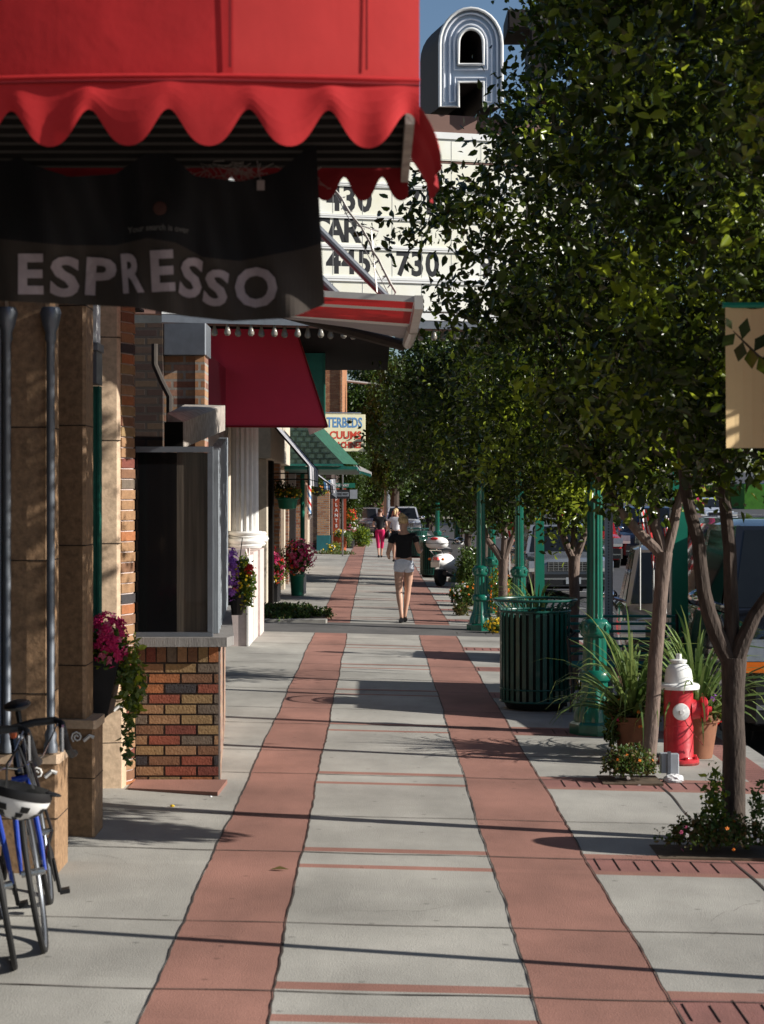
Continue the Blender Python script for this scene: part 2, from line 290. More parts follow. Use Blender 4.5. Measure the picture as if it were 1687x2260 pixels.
def crown_mesh(name, prof, rx, ry, ncl, per, size, seed, mats=('leaf', 'leaf_fresh_glint'), fresh=.12, cl=.34):
    """leaf clusters filling a crown; prof = [(z, relative radius)]"""
    rng = np.random.default_rng(seed); zs = np.array([p[0] for p in prof]); rr = np.array([p[1] for p in prof])
    C_ = []; lob = rng.uniform(0, 6.28, 4)
    while len(C_) < ncl:
        z = rng.uniform(zs[0], zs[-1]); r0 = np.interp(z, zs, rr)
        if rng.uniform() > r0 + .15: continue
        t = rng.uniform(0, 2 * math.pi); e = 1 + .16 * math.sin(3 * t + lob[0] + z * 1.7) + .10 * math.sin(5 * t + lob[1] - 2.3 * z)
        k = rng.uniform() ** .42
        C_.append((rx * r0 * k * math.cos(t) * e, ry * r0 * k * math.sin(t) * e, z))
    C_ = np.array(C_); P = []; mi = []
    for i, c in enumerate(C_):
        m = int(per * rng.uniform(.5, 1.5)); out = np.array([c[0] / rx, c[1] / ry, .25]); out /= np.linalg.norm(out) + 1e-6
        ax = rng.normal(size=3) * .7 + out; ax /= np.linalg.norm(ax)
        t = rng.uniform(-.5, 1, m)[:, None] * cl * 1.5; p = c + ax * t + rng.normal(size=(m, 3)) * cl * .36
        P.append(p); mi.append(np.full(m, 1 if rng.uniform() < fresh else 0))
    P = np.concatenate(P); mi = np.concatenate(mi)
    V = leaves_np(P, np.zeros(3), size, rng)
    return np_mesh(name, V, len(P), [M[x] for x in mats], mi)
def clump(name, parent, c, r, n, size, mats=('grass_leaf',), seed=1, weights=None, droop=-.2, flat=False):
    rng = np.random.default_rng(seed); p = rng.normal(size=(n, 3)); p /= np.linalg.norm(p, axis=1)[:, None]; p *= (rng.uniform(size=(n, 1)) ** .4)
    if flat: p[:, 2] = np.abs(p[:, 2])
    jit = 1 + .25 * np.sin(p[:, :1] * 9 + seed) * np.cos(p[:, 1:2] * 7 + seed)
    p = p * np.array(r) * jit + np.array(c)
    V = leaves_np(p, np.zeros(3), size, rng, droop); mi = rng.choice(len(mats), n, p=weights) if len(mats) > 1 else None
    me = np_mesh(name, V, n, [M[x] for x in mats], mi); o = bpy.data.objects.new(name, me); COL.objects.link(o)
    if parent is not None: put(o, parent)
    return o
def blossoms(name, parent, c, r, n, size, mats, seed=1, petals=5, weights=None):
    """round flowers facing outward on the shell of an ellipsoid"""
    rng = np.random.default_rng(seed); mb = MB()
    for i in range(n):
        d = rng.normal(size=3); d[2] += .2; d /= np.linalg.norm(d); d[1] = -abs(d[1]) if rng.uniform() < .5 else d[1]
        p = Vector(c) + Vector((d[0] * r[0], d[1] * r[1], d[2] * r[2])) * float(rng.uniform(.75, 1.08))
        a = Vector(d).orthogonal().normalized(); b_ = Vector(d).cross(a); s = size * rng.uniform(.7, 1.2); k = petals * 2
        vs = [p + Vector(d) * s * .12] + [p + (a * math.cos(j * 2 * math.pi / k) + b_ * math.sin(j * 2 * math.pi / k)) * s * (.5 if j % 2 else .36) + Vector(d) * s * .2 * (j % 2) for j in range(k)]
        mb.add(vs, [(0, 1 + j, 1 + (j + 1) % k) for j in range(k)], int(rng.choice(len(mats), p=weights)))
        if n <= 46:                              # few enough to count: every flower a part of its own
            k_ = mb.m[0]; mb.m = [0] * len(mb.m); mb.build('flower', M[mats[k_]], parent); mb = MB()
    if n <= 46: return None
    return mb.build(name, [M[x] for x in mats], parent)
def blades(name, parent, c, n, L, seed, wdt=.0105, mats=('spike_leaf',), spread=1.0):
    rng = np.random.default_rng(seed); mb = MB()
    for i in range(n):
        az = rng.uniform(0, 2 * math.pi); el = rng.uniform(.25, 1.45); l = L * rng.uniform(.6, 1.1); o = Vector((math.cos(az), math.sin(az), 0)); sd = Vector((-o.y, o.x, 0)); p = Vector(c) + o * .03
        vs = []; k = 7; e = el; tw = rng.uniform(-.6, .6); bend = rng.uniform(.5, 1.7) * spread
        for j in range(k + 1):
            t = j / k; w_ = wdt * (1 - t ** 2.2) * (.6 + .8 * min(1, t * 4)) + .0008
            s2 = (sd * math.cos(tw) + Vector((0, 0, 1)) * math.sin(tw)); vs += [p - s2 * w_, p + s2 * w_]
            p = p + (o * math.cos(e) + Vector((0, 0, 1)) * math.sin(e)) * l / k; e -= bend * t * .55
        mb.add(vs, [(2 * j, 2 * j + 1, 2 * j + 3, 2 * j + 2) for j in range(k)])
    return mb.build(name, [M[x] for x in mats], parent)
# ================================================================ GROUND
PER = 3.05
YB = [4.69 + PER * i for i in range(-1, 40)]        # cross joints with paired red strips
def wob(x, y): return .006 * math.sin(y * 1.3 + x * 3) + .0025 * math.sin(y * 4.3 + x * 7)
XB = [-3.0, -0.875, -0.40, 0.625, 1.16, 2.66, 2.90]
AL0, AL1 = 28.3, 30.7
def sidewalk():
    rg = random.Random(3); vs = []; fs = []; mi = []; ti = []
    ys = [-2.0]; 
    cuts = []                                       # (y0, y1, kind)
    # paired thin red strips either side of the joint = band of pavers on the tree side
    y = YB[0]
    marks = sorted(sum([[b - .43, b - .33, b + .05, b + .17] for b in YB], []) + [AL0, AL1])
    marks = [m for m in marks if -2 < m < 122]
    seq = [-2.0] + marks + [122.0]
    for a, b in zip(seq[:-1], seq[1:]):
        n = max(1, int((b - a) / .22))
        mid = (a + b) / 2; ph = min(abs(mid - q) for q in YB); sgn = [mid - q for q in YB if abs(mid - q) == ph][0]
        alley = AL0 < mid < AL1
        for c in range(len(XB) - 1):
            tint = rg.uniform(.95, 1.05)
            k = [0, 1, 0, 1, 0, 3][c]
            if c == 2 and (.34 < ph < .42 if sgn < 0 else .06 < ph < .16): k = 1
            if c == 4:
                if -.33 < sgn < .05: k = 3
                elif -.43 < sgn < .17: k = 1
            if alley: k = 2  # darker slab across the alley: the shade there put into the colour
            for i in range(n):
                y0 = a + (b - a) * i / n; y1 = a + (b - a) * (i + 1) / n
                x0, x1 = XB[c], XB[c + 1]
                def P(x, y, e): 
                    xx = x + (wob(x, y) if 0 < e < len(XB) - 2 else 0); return (xx, y, G(xx, y))
                o = len(vs); vs += [P(x0, y0, c), P(x1, y0, c + 1), P(x1, y1, c + 1), P(x0, y1, c)]; fs.append((o, o + 1, o + 2, o + 3)); mi.append(k); ti.append(tint)
    me = bpy.data.meshes.new('sidewalk'); me.from_pydata(vs, [], fs)
    for q in ('slab_grey', 'slab_red', 'slab_alley', 'paver'): me.materials.append(M[q])
    me.polygons.foreach_set('material_index', mi)
    at = me.attributes.new('tint', 'FLOAT', 'FACE'); at.data.foreach_set('value', ti)
    o = bpy.data.objects.new('sidewalk', me); COL.objects.link(o); o['kind'] = 'structure'
sidewalk()
def joints():
    mb = MB(); rg = random.Random(5); E = .004
    def strip(pts, ws):
        for (p, q, a, b) in zip(pts[:-1], pts[1:], ws[:-1], ws[1:]):
            d = Vector((q[0] - p[0], q[1] - p[1])); n = Vector((-d.y, d.x)).normalized()
            f = lambda s, w_, sg: (s[0] + n.x * w_ * sg, s[1] + n.y * w_ * sg, G(s[0] + n.x * w_ * sg, s[1]) + E)
            mb.quad(f(p, a, 1), f(p, a, -1), f(q, b, -1), f(q, b, 1))
    for x in XB[1:5]:                                # lengthwise joints, ragged
        y = 5.0; pts = []; ws = []
        while y < 100:
            if not (AL0 < y < AL1): pts.append((x + wob(x, y) + rg.uniform(-.004, .004), y)); ws.append(rg.uniform(.002, .005) * (1 if y < 40 else 1.4))
            elif len(pts) > 1: strip(pts, ws); pts = []; ws = []
            y += .11 if y < 30 else .5
        strip(pts, ws)
    for b in YB:                                     # crosswise joints
        if 5 < b < 100 and not AL0 < b < AL1:
            n = 40; strip([(-1.7 + 4.3 * i / n, b + .01 * math.sin(i * .7)) for i in range(n + 1)], [rg.uniform(.003, .006) * (1 + b / 25) for _ in range(n + 1)])
        c = b + 1.25
        if 5 < c < 60 and not AL0 < c < AL1:
            n = 30; strip([(-1.7 + 4.3 * i / n, c + .008 * math.sin(i * .9)) for i in range(n + 1)], [rg.uniform(.0025, .005) * (1 + c / 25) for _ in range(n + 1)])
    x = 1.98                                         # lengthwise joint among the trees
    strip([(x + .012 * math.sin(k * .8), 5 + k * .2) for k in range(110)], [rg.uniform(.004, .008) for _ in range(110)])
    struct('sidewalk_joints', mb, M['joint'])
    mb = MB()                                        # joints between the bricks of the paver bands
    for b in YB:
        if 5 < b < 45:
            for i in range(16):
                xx = 1.2 + i * .105
                if xx < 2.62 and rg.random() < .8: mb.box(xx, xx + .0025, b - .315 + rg.uniform(0, .03), b + .045 - rg.uniform(0, .1), G(xx, b) - .004, G(xx, b) + .0045)
    for i in range(300):
        yy = 5 + i * .11
        mb.add([(2.67, yy, G(2.67, yy) + .004), (2.89, yy, G(2.89, yy) + .004), (2.89, yy + .007, G(2.89, yy) + .004), (2.67, yy + .007, G(2.67, yy) + .004)], [(0, 1, 2, 3)])
    struct('paver_joints', mb, M['joint'])
joints()
mb = MB(); rg = random.Random(21)
for (x0, y0_, ang, n_) in ((-.1, 9.3, .2, 9), (1.5, 8.9, .1, 12), (-1.3, 10.2, 1.0, 7), (.2, 16.4, .3, 10), (1.6, 13.1, 2.6, 8), (-1.2, 19.6, .5, 9), (-.6, 8.6, 1.9, 5)):
    p_ = [(x0, y0_)]
    for _ in range(n_): ang += rg.uniform(-.6, .6); p_.append((p_[-1][0] + .055 * math.cos(ang), p_[-1][1] + .10 * math.sin(ang)))
    for q0, q1 in zip(p_[:-1], p_[1:]):
        w_ = rg.uniform(.0008, .0018); mb.quad((q0[0], q0[1] - w_, G(q0[0], 0) + .004), (q1[0], q1[1] - w_, G(q1[0], 0) + .004), (q1[0], q1[1] + w_, G(q1[0], 0) + .004), (q0[0], q0[1] + w_, G(q0[0], 0) + .004))
struct('pavement_cracks', mb, M['joint'])
mb = MB()
for i in range(60):
    y0 = -2 + i * 2.1; y1 = y0 + 2.08
    mb.box(2.903, 3.05, y0, y1, G(3, y0) - .2, G(3, y0) - .002, 1 if 28 < y0 < 36 else 0)
struct('kerb', mb, [M['kerb'], M['kerb_red']])
mb = MB()                                            # street
xs = [3.05, 3.5, 4, 5, 6, 7, 8, 9, 10, 12, 14, 18, 24, 32, 45, 70, 110]; ysr = list(range(-4, 60, 4)) + list(range(60, 300, 10)) + [300, 400, 600]
for i in range(len(xs) - 1):
    for j in range(len(ysr) - 1):
        e = .0001 if i == 0 else 0
        q = [(x + (e if k_ == 0 else 0), y) for k_, (x, y) in enumerate([(xs[i] + e, ysr[j]), (xs[i + 1], ysr[j]), (xs[i + 1], ysr[j + 1]), (xs[i] + e, ysr[j + 1])])]
        mb.add([(x, y, G(x + .001, y)) for x, y in q], [(0, 1, 2, 3)])
struct('road', mb, M['asphalt'])
mb = MB()
def stripe(x0, y0, x1, y1, w_=.05):
    n = 8; d = Vector((x1 - x0, y1 - y0)).normalized(); nn = Vector((-d.y, d.x)) * w_
    for i in range(n):
        a = (x0 + (x1 - x0) * i / n, y0 + (y1 - y0) * i / n); b = (x0 + (x1 - x0) * (i + 1) / n, y0 + (y1 - y0) * (i + 1) / n)
        mb.add([(p[0] + s * nn.x, p[1] + s * nn.y, G(p[0] + s * nn.x + .01, p[1]) + .012) for p, s in ((a, 1), (a, -1), (b, -1), (b, 1))], [(0, 1, 2, 3)])
for y in (24.5, 31.5, 38.5, 45.5, 53): stripe(3.1, y, 5.3, y); stripe(5.3, y - .5, 5.3, y + .5)
stripe(10, 20, 10, 120, .06); stripe(10.25, 20, 10.25, 120, .06)
for y in (70, 78, 100, 112): stripe(6, y, 24, y + 3, .22)
struct('road_marking', mb, M['paint_white'])
mb = MB()                                            # land to the horizon
mb.quad((-900, -60, -.9), (1200, -60, -.9), (1200, 1600, -.9), (-900, 1600, -.9)); struct('ground', mb, M['ground'])
mb = MB()
for j in range(12):
    y0 = 122 + j * 10; mb.quad((-30, y0, 0), (3.04, y0, -.08), (3.04, y0 + 10, -.08), (-30, y0 + 10, 0))
struct('cross_street', mb, M['asphalt'])
mb = MB(); mb.quad((-30, AL0, .1), (-3.0, AL0, G(-3, 0)), (-3.0, 33, G(-3, 0)), (-30, 33, .1)); struct('alley', mb, M['slab_alley'])
mb = MB(); mb.box(24, 60, 128, 160, 1.2, 2.9); struct('lawn', mb, M['lawn'])

# ================================================================ NEAR TERRACOTTA SHOP (left edge)
b1 = thing('terracotta_storefront', 'tan terracotta tiled shopfront with grey colonnettes at the left edge', 'shopfront', (-2, 10, 0))
mb = MB(); mb.box(-7, -2.35, 3, 13.0, -.1, 5.6); mb.box(-2.345, -1.70, 3, 9.9, 3.35, 5.6); mb.box(-2.345, -1.70, 9.9, 12.9, 3.35, 5.6); mb.build('wall', M['dark_wood'], b1)
def pier(y0, xr_base, xr_shaft, h_base, xl, mt, ylen=.36, ztop=3.3, shear=0):
    m = MB()
    m.box(xl, xr_base, y0, y0 + ylen, G(xr_base, 0) - .05, h_base, 0, bev=.012)
    m.box(xl, xr_base + .012, y0 - .012, y0 + ylen, h_base + .002, h_base + .05, 1, bev=.015)
    m.box(xl, xr_shaft, y0 + .045, y0 + ylen, h_base + .052, ztop, 0, bev=.018)
    # raised vertical bead and tile joints
    for k in (.34, .66): xx = xl + (xr_shaft - xl) * k; m.box(xx - .008, xx + .008, y0 + .035, y0 + .044, h_base + .053, ztop - .01, 1)
    z = h_base + .35
    while z < ztop - .1: m.box(xl + .002, xr_shaft + .0012, y0 + .0425, y0 + ylen - .01, z, z + .006, 2); z += .68
    m.box(xl + .3 * (xr_base - xl), xl + .3 * (xr_base - xl) + .007, y0 - .0015, y0 + .001, .04, h_base - .002, 2)
    for dz in (.28,): m.box(xl + .002, xr_base + .0012, y0 - .0012, y0 + ylen - .01, h_base - dz, h_base - dz + .005, 2)
    # carved scroll on the plinth cap
    c = (xr_base - .10, y0 - .004, h_base - .045); m.tube([(c[0] + (.006 + .0022 * a) * math.cos(a * .8), c[1] - .004, c[2] + (.006 + .0022 * a) * math.sin(a * .8)) for a in range(14)], .006, 6, 3)
    m.tube([(c[0] + .04, c[1] - .004, c[2] - .02), (c[0] + .075, c[1] - .006, c[2] + .01), (c[0] + .10, c[1] - .002, c[2] + .0)], .011, 6, 3)
    if shear: m.v = [(x, y + (x - xl) * shear, z) for x, y, z in m.v]
    return m.build('pier', [M[mt], M['terracotta_pale'], M['tile_joint'], M['white_stone']], b1)
pier(10.0, -1.617, -1.665, .60, -2.30, 'terracotta_tile'); pier(11.25, -1.583, -1.64, .65, -2.30, 'terracotta_tile', shear=-.24)  # same tile as the pale pier; shade put into its darker colour
pier(12.82, -1.66, -1.69, .62, -2.30, 'terracotta_pale', .2, shear=.22)
def colonnette(x, y, z0, z1):
    m = MB(); prof = [(.036, z0), (.036, z0 + .04), (.028, z0 + .06), (.032, z0 + .09), (.021, z0 + .12), (.021, z1 - .18), (.030, z1 - .16), (.027, z1 - .13), (.042, z1 - .09), (.056, z1 - .03), (.045, z1)]
    m.lathe(prof, (x, y, 0), 18, 0); return m.build('colonnette', M['grey_metal'], b1, True)
colonnette(-1.650, 10.0, .66, 2.92); colonnette(-1.872, 10.0, .66, 2.92); colonnette(-1.915, 10.02, .66, 2.92)
mb = MB(); mb.box(-2.2, -1.71, 12.1, 12.2, .1, 2.64, 0); mb.box(-1.709, -1.695, 12.09, 12.2, .12, 2.64, 0); d_ = mb.build('door', M['green_door'], b1)
mb = MB(); mb.box(-1.76, -1.745, 12.085, 12.098, .2, 2.5); mb.build('door_panel_edge', M['white_paint'], d_)
mb = MB(); mb.box(-2.0, -1.70, 12.0, 12.25, 2.65, 2.85, 0); mb.box(-2.0, -1.69, 11.98, 12.25, 2.852, 2.9, 0)
for k in range(4): mb.box(-1.83 + k * .035, -1.81 + k * .035, 12.02, 12.2, 2.902, 3.34, 1)
mb.build('transom', [M['grey_metal'], M['white_stone']], b1)
mb = MB(); mb.box(-2.348, -2.33, 3.2, 9.85, .5, 3.2); mb.build('shop_window', M['window_glass'], b1)

# hanging flower pocket on the second pier
t = thing('wall_planter', 'black wall planter with magenta petunias and trailing vine on the dark pier', 'planter', (-1.58, 11.6, .8))
mb = MB(); mb.prismy([(-1.66, .60), (-1.565, .68), (-1.50, 1.0), (-1.67, 1.04)], 11.5, 11.78); mb.build('pot', M['pot_black'], t)
clump('foliage', t, (-1.57, 11.6, 1.07), (.11, .16, .14), 700, .045, ('grass_leaf', 'leaf_fresh_glint'), 4)
clump('trailing_vine', t, (-1.44, 11.6, .88), (.075, .10, .24), 520, .05, ('leaf_fresh_glint', 'spike_leaf'), 5, droop=.5)
clump('vine_tip', t, (-1.46, 11.6, .54), (.035, .05, .18), 110, .045, ('grass_leaf', 'spike_leaf'), 6, droop=.6)
blossoms('flowers', t, (-1.57, 11.56, 1.11), (.12, .15, .17), 120, .055, ('fl_magenta', 'fl_pink'), 7, weights=[.85, .15])

# ================================================================ BRICK SHOP WITH THE DISPLAY BAY
b2 = thing('brick_storefront', 'multicoloured brick shop with glazed display bay and weathered beam', 'shopfront', (-2, 15, 0))
def brickrow(m, x0, x1, y0, y1, z, h, colsx, L=.2):
    pass
mb = MB(); rg = random.Random(11); z = .01; row = 0; RH = .0655
rowcol = [[0, 5, 6], [1, 2, 7], [3, 0, 2], [5, 1, 0], [1, 2, 4], [0, 7, 5], [4, 1, 5], [1, 5, 4], [4, 2, 5], [6, 3, 2], [0, 6, 0], [1, 5, 4]]
x0b, x1b = -1.618, -1.055
while row < 12:
    off = -.13 if row % 2 == 0 else -.02; x = x0b + off; k = 0
    while x < x1b - .01:
        a, b = max(x, x0b), min(x + .212, x1b)
        if b - a > .02: mb.box(a, b - .008, 13.30 + rg.uniform(-.002, .002), 13.45, z, z + RH - .009, 1 + (rowcol[row][k % 3] if k < 4 else rg.randrange(8)))
        x += .220; k += 1
    z += RH + .004; row += 1
k = 0; x = x0b                                       # soldier course
cs = [0, 7, 0, 4, 1, 0, 5, 6]
while x < x1b - .02: mb.box(x, x + .062, 13.298, 13.45, z, z + .10, 1 + cs[k % 8]); x += .0705; k += 1
ZB = z + .105
mb.box(x0b, x1b - .004, 13.306, 13.455, -.02, ZB, 0)
mb.prism([(-1.059, 13.456), (-1.31, 17.2), (-1.60, 17.2), (-1.60, 13.456)], -.02, ZB, 9)
mb.build('bay_base', [M['joint']] + BR + [M['brick_mix']], b2)
mb = MB(); mb.prism([(-1.62, 13.24), (-1.00, 13.24), (-.965, 13.42), (-1.27, 17.25), (-1.62, 17.25)], ZB + .002, ZB + .065); mb.build('sill', M['grey_wood'], b2)
ZS = ZB + .067
mb = MB(); mb.box(-1.62, -1.345, 13.33, 13.345, ZS + .03, 2.26); mb.build('bay_window', M['window_glass'], b2); mb = MB(); mb.box(-1.3448, -1.135, 13.332, 13.345, ZS + .03, 2.26); mb.build('curtain', M['curtain'], b2)
mb = MB(); mb.box(-1.62, -1.10, 13.30, 13.36, ZS, ZS + .028); mb.box(-1.62, -1.10, 13.30, 13.36, 2.262, 2.30); mb.box(-1.134, -1.10, 13.302, 13.358, ZS + .03, 2.26); mb.build('window_frame', M['grey_metal'], b2)
mb = MB(); n = 9
for i in range(n):
    t_ = (i + .3) / n; x = -1.10 - .21 * t_; y = 13.5 + 3.7 * t_; zt = 2.31 + .21 * t_
    mb.box(x - .05, x + .02, y, y + .09, ZS, zt - .03, 0); mb.box(x - .04, x - .01, y + .09, y + .42, ZS + .05, zt - .12, 1)
mb.build('slat_wall', [M['grey_blue_wood'], M['window_glass']], b2)
mb = MB(); q = [(-1.50, 13.9, 2.30), (-1.36, 13.9, 2.30), (-1.31, 17.3, 2.50), (-1.50, 17.3, 2.50)]
q = [(-1.47, 13.9, 2.306), (-1.356, 13.9, 2.306), (-1.321, 17.3, 2.548), (-1.66, 17.3, 2.548)]
tp = [(-1.47, 13.9, 2.55), (-1.356, 13.9, 2.489), (-1.321, 17.3, 2.767), (-1.675, 17.3, 2.775)]
mb.add(q + tp, [(0, 1, 2, 3), (4, 5, 6, 7), (0, 1, 5, 4), (1, 2, 6, 5), (2, 3, 7, 6), (3, 0, 4, 7)]); 
mb.build('beam', M['weathered'], b2)
mb = MB(); mb.box(-1.485, -1.357, 13.85, 13.895, 2.30, 2.488); mb.build('beam_end', M['dark'], b2)
mb = MB(); mb.box(-2.65, -1.88, 17.40, 17.95, 0, 3.5); mb.build('dark_return_wall', M['brick_dark'], b2)
mb = MB(); mb.box(-1.878, -1.52, 17.5, 17.9, 0, 3.22); mb.build('wing_wall', M['brick_mix'], b2)
mb = MB(); mb.box(-1.60, -1.515, 17.47, 17.5, 2.4, 3.22); mb.build('sunlit_edge', M['brick_tan'], b2)  # pier edge in paler brick: sunlight put into the colour
mb = MB(); mb.box(-1.878, -1.50, 17.42, 17.95, 3.222, 3.50, bev=.01); mb.build('lintel', M['grey_metal'], b2)
mb = MB(); mb.box(-7, -2.6, 13.2, 21.8, 0, 3.5); mb.box(-2.598, -1.9, 17.95, 21.8, 0, 3.5); mb.box(-2.598, -1.68, 13.46, 14.3, 3.3, 3.48); mb.build('wall', M['brick_dark'], b2)
mb = MB(); mb.tube([(-1.93, 17.2, 3.3), (-1.93, 17.2, 3.12), (-1.87, 17.2, 2.98), (-1.80, 17.2, 2.84), (-1.80, 17.2, 1.9)], .028, 8); mb.build('downspout', M['dark_wood'], b2, True)
mb = MB(); zz = .0; r_ = 0                                # brick pilaster, course by course
while zz < 3.7:
    c1, c2 = rg.choice([0, 1, 1, 5, 6, 7, 1, 5, 3]), rg.choice([1, 0, 6, 1, 4, 0, 7, 1])
    if r_ % 2: mb.prism([(-1.74, 13.06), (-1.683, 13.055), (-1.68, 13.28), (-1.74, 13.28)], zz, zz + .060, 1 + c1); mb.prism([(-1.682, 13.058), (-1.625, 13.20), (-1.625, 13.28), (-1.679, 13.28)], zz, zz + .060, 1 + c2)
    else: mb.prism([(-1.74, 13.06), (-1.70, 13.05), (-1.70, 13.28), (-1.74, 13.28)], zz, zz + .060, 1 + c2); mb.prism([(-1.699, 13.052), (-1.683, 13.052), (-1.62, 13.20), (-1.62, 13.28), (-1.699, 13.28)], zz, zz + .060, 1 + c1)
    zz += .0695; r_ += 1
mb.prism([(-1.735, 13.07), (-1.69, 13.07), (-1.632, 13.20), (-1.632, 13.275), (-1.735, 13.275)], 0, 3.7, 0)
mb.build('brick_pilaster', [M['pink_stone']] + BR, b2)
mb = MB(); mb.prism([(-1.62, 12.9), (-1.02, 12.72), (-1.0, 13.29), (-1.62, 13.29)], G(-1.3, 0) - .02, G(-1.62, 0) + .012); tag(mb.build('brick_apron', M['slab_red']), 'low red brick apron at the foot of the brick display bay', 'paving'); bpy.data.objects['brick_apron']['kind'] = 'structure'

# red striped awning over the brick shop
t = thing('striped_awning', 'red and white striped retractable awning seen from below, with grey arms', 'awning', (-1.6, 14.5, 3.2))
mb = MB()
def aw(d, u): return None
rows = [(12.8, 13.35, 0), (13.35, 13.55, 1), (13.55, 14.5, 0), (14.5, 14.75, 1)]
zl, zr = 3.34, 3.235
ZL = lambda y: zl + .34 * max(0, y - 14.4) / 1.5
for y0, y1, m_ in rows + [(14.75, 15.5, 2), (15.5, 15.9, 2)]: mb.quad((-1.6, y0, ZL(y0)), (.25, y0, zr), (.25, y1, zr), (-1.6, y1, ZL(y1)), m_)
mb.build('fabric', [M['red_canvas'], M['white_paint'], M['grey_canvas']], t)
mb = MB(); mb.box(.252, .31, 12.75, 14.6, zr - .06, zr + .03); mb.tube([(.28, 14.6, zr - .03), (.26, 15.95, zr - .03)], .045, 10); mb.build('front_bar', M['alu'], t, True)
mb = MB(); mb.box(-1.6, .26, 12.78, 12.80, zr - .01, zr + .03); M_ = Matrix.Translation((-1.6, 12.8, zl)) @ Matrix.Rotation(math.atan2(zl - zr, 1.85), 4, 'Y') @ Matrix.Translation((1.6, -12.8, -zr)); mb.xf(M_); mb.build('edge_rail', M['alu'], t)
mb = MB()
mb.tube([(-1.6, 15.95, 3.66), (-.7, 15.95, 3.44), (.24, 15.95, zr - .05)], .045, 8); mb.build('folding_arm', M['dark_wood'], t, True)
mb = MB(); mb.tube([(-1.6, 13.0, 4.95), (.07, 13.0, 3.28)], .028, 10); mb.build('support_arm', M['grey_metal'], t, True)
mb = MB(); mb.tube([(-1.6, 13.1, 4.62), (-.25, 13.1, 3.29)], .034, 10); mb.build('support_arm', M['grey_metal'], t, True)
mb = MB(); rg = random.Random(4); p = [Vector((-.28 + .42 * k / 14 + rg.uniform(-.012, .012), 12.9, 4.0 - .70 * (k / 14) ** 1.1)) for k in range(15)]
mb.tube(p, .009, 5)
for q in p[2:]:
    for _ in range(2): mb.tube([q, q + Vector((rg.uniform(-.04, .03), 0, rg.uniform(-.05, .02)))], .005, 4)
mb.tube([(-.30, 12.9, 4.02), (.08, 12.9, 3.30)], .004, 4); mb.tube([(.0, 12.9, 3.66), (.02, 12.9, 3.7), (-.1, 12.9, 3.74), (-.03, 12.9, 3.72), (0.01, 12.9, 3.3)], .005, 4)
tag(mb.build('light_string', M['alu']), 'old string of tiny lights twisted down the striped awning arm', 'string lights')

# ================================================================ THEATRE
b3 = thing('theatre_building', 'white theatre front with fluted pilaster and rusticated base behind the marquee', 'building', (-2, 25, 0))
mb = MB(); mb.box(-12, -1.95, 21.85, 25.38, 0, 3.45); mb.box(-12, -1.951, 25.383, 28.25, 0, 7.2); mb.build('wall', M['cream_stone'], b3)
mb = MB(); mb.box(-1.949, -1.90, 22.0, 25.4, .1, 3.6); mb.build('entrance_glass', M['window_glass'], b3)
mb = MB(); mb.lathe([(.185, 1.52), (.18, 3.4)], (-1.72, 25.9, 0), 64, 0, .13, 16); mb.build('fluted_column', M['white_stone'], b3, True)
for k_, (x1_, y1_) in enumerate(((-1.61, 27.0), (-1.66, 27.9))):
    m2 = MB(); m2.lathe([(.13, 1.50), (.128, 3.2)], (x1_ - .14, y1_, 0), 48, 0, .13, 14); m2.build('fluted_column', M['white_stone'], b3, True)
mb = MB()
for i, (z0, z1, e) in enumerate(((1.30, 1.36, .03), (1.36, 1.42, .045), (1.42, 1.47, .015), (1.47, 1.52, .03))): mb.lathe([(.19 + e, z0), (.205 + e, (z0 + z1) / 2), (.19 + e, z1)], (-1.72, 25.9, 0), 28)
mb.build('column_base', M['white_stone'], b3, True)
for dx, y in ((.06, 27.0), (.05, 27.9)):
    mb = MB()
    for z0, z1, e in ((1.28, 1.34, .0), (1.34, 1.42, .04), (1.42, 1.48, .01)): mb.lathe([(.15 + e, z0), (.17 + e, (z0 + z1) / 2), (.15 + e, z1)], (-1.72 - dx * 0, y, 0), 24)
    mb.build('column_base', M['white_stone'], b3, True)
mb = MB(); mb.box(-1.948, -1.66, 25.4, 26.3, 0, .75, 0); mb.box(-1.948, -1.675, 25.41, 26.3, .757, 1.295, 0); mb.box(-1.948, -1.63, 26.302, 27.3, 0, 1.23, 0); mb.box(-1.948, -1.60, 27.302, 28.25, 0, 1.24, 0)
mb.box(-1.66, -1.635, 25.38, 26.3, 0, 1.2, 1)
mb.build('pedestal', [M['pink_stone'], M['white_stone']], b3)
t = thing('hanging_flower_basket', 'lilac petunias with yellow and red blooms hung beside the white column', 'flower basket', (-1.6, 22.5, 1))
mb = MB(); mb.lathe([(.08, .62), (.15, .85)], (-1.60, 22.5, 0), 14); mb.build('basket', M['pot_black'], t); mb = MB(); mb.tube([(-1.60, 22.5, .85), (-1.52, 22.5, 1.5), (-1.85, 22.5, 1.55)], .006, 5); mb.build('hook', M['dark'], t)
t.location.x += 0
clump('foliage', t, (-1.51, 22.5, .98), (.13, .15, .30), 1500, .05, ('grass_leaf', 'leaf_fresh_glint'), 12)
blossoms('lilac_flowers', t, (-1.645, 22.45, 1.05), (.10, .14, .32), 150, .07, ('fl_purple', 'fl_pink'), 13, weights=[.9, .1]); blossoms('yellow_flowers', t, (-1.52, 22.42, .98), (.11, .14, .26), 42, .035, ('fl_yellow',), 14); blossoms('red_flowers', t, (-1.44, 22.4, 1.14), (.045, .05, .06), 22, .05, ('fl_red',), 15)

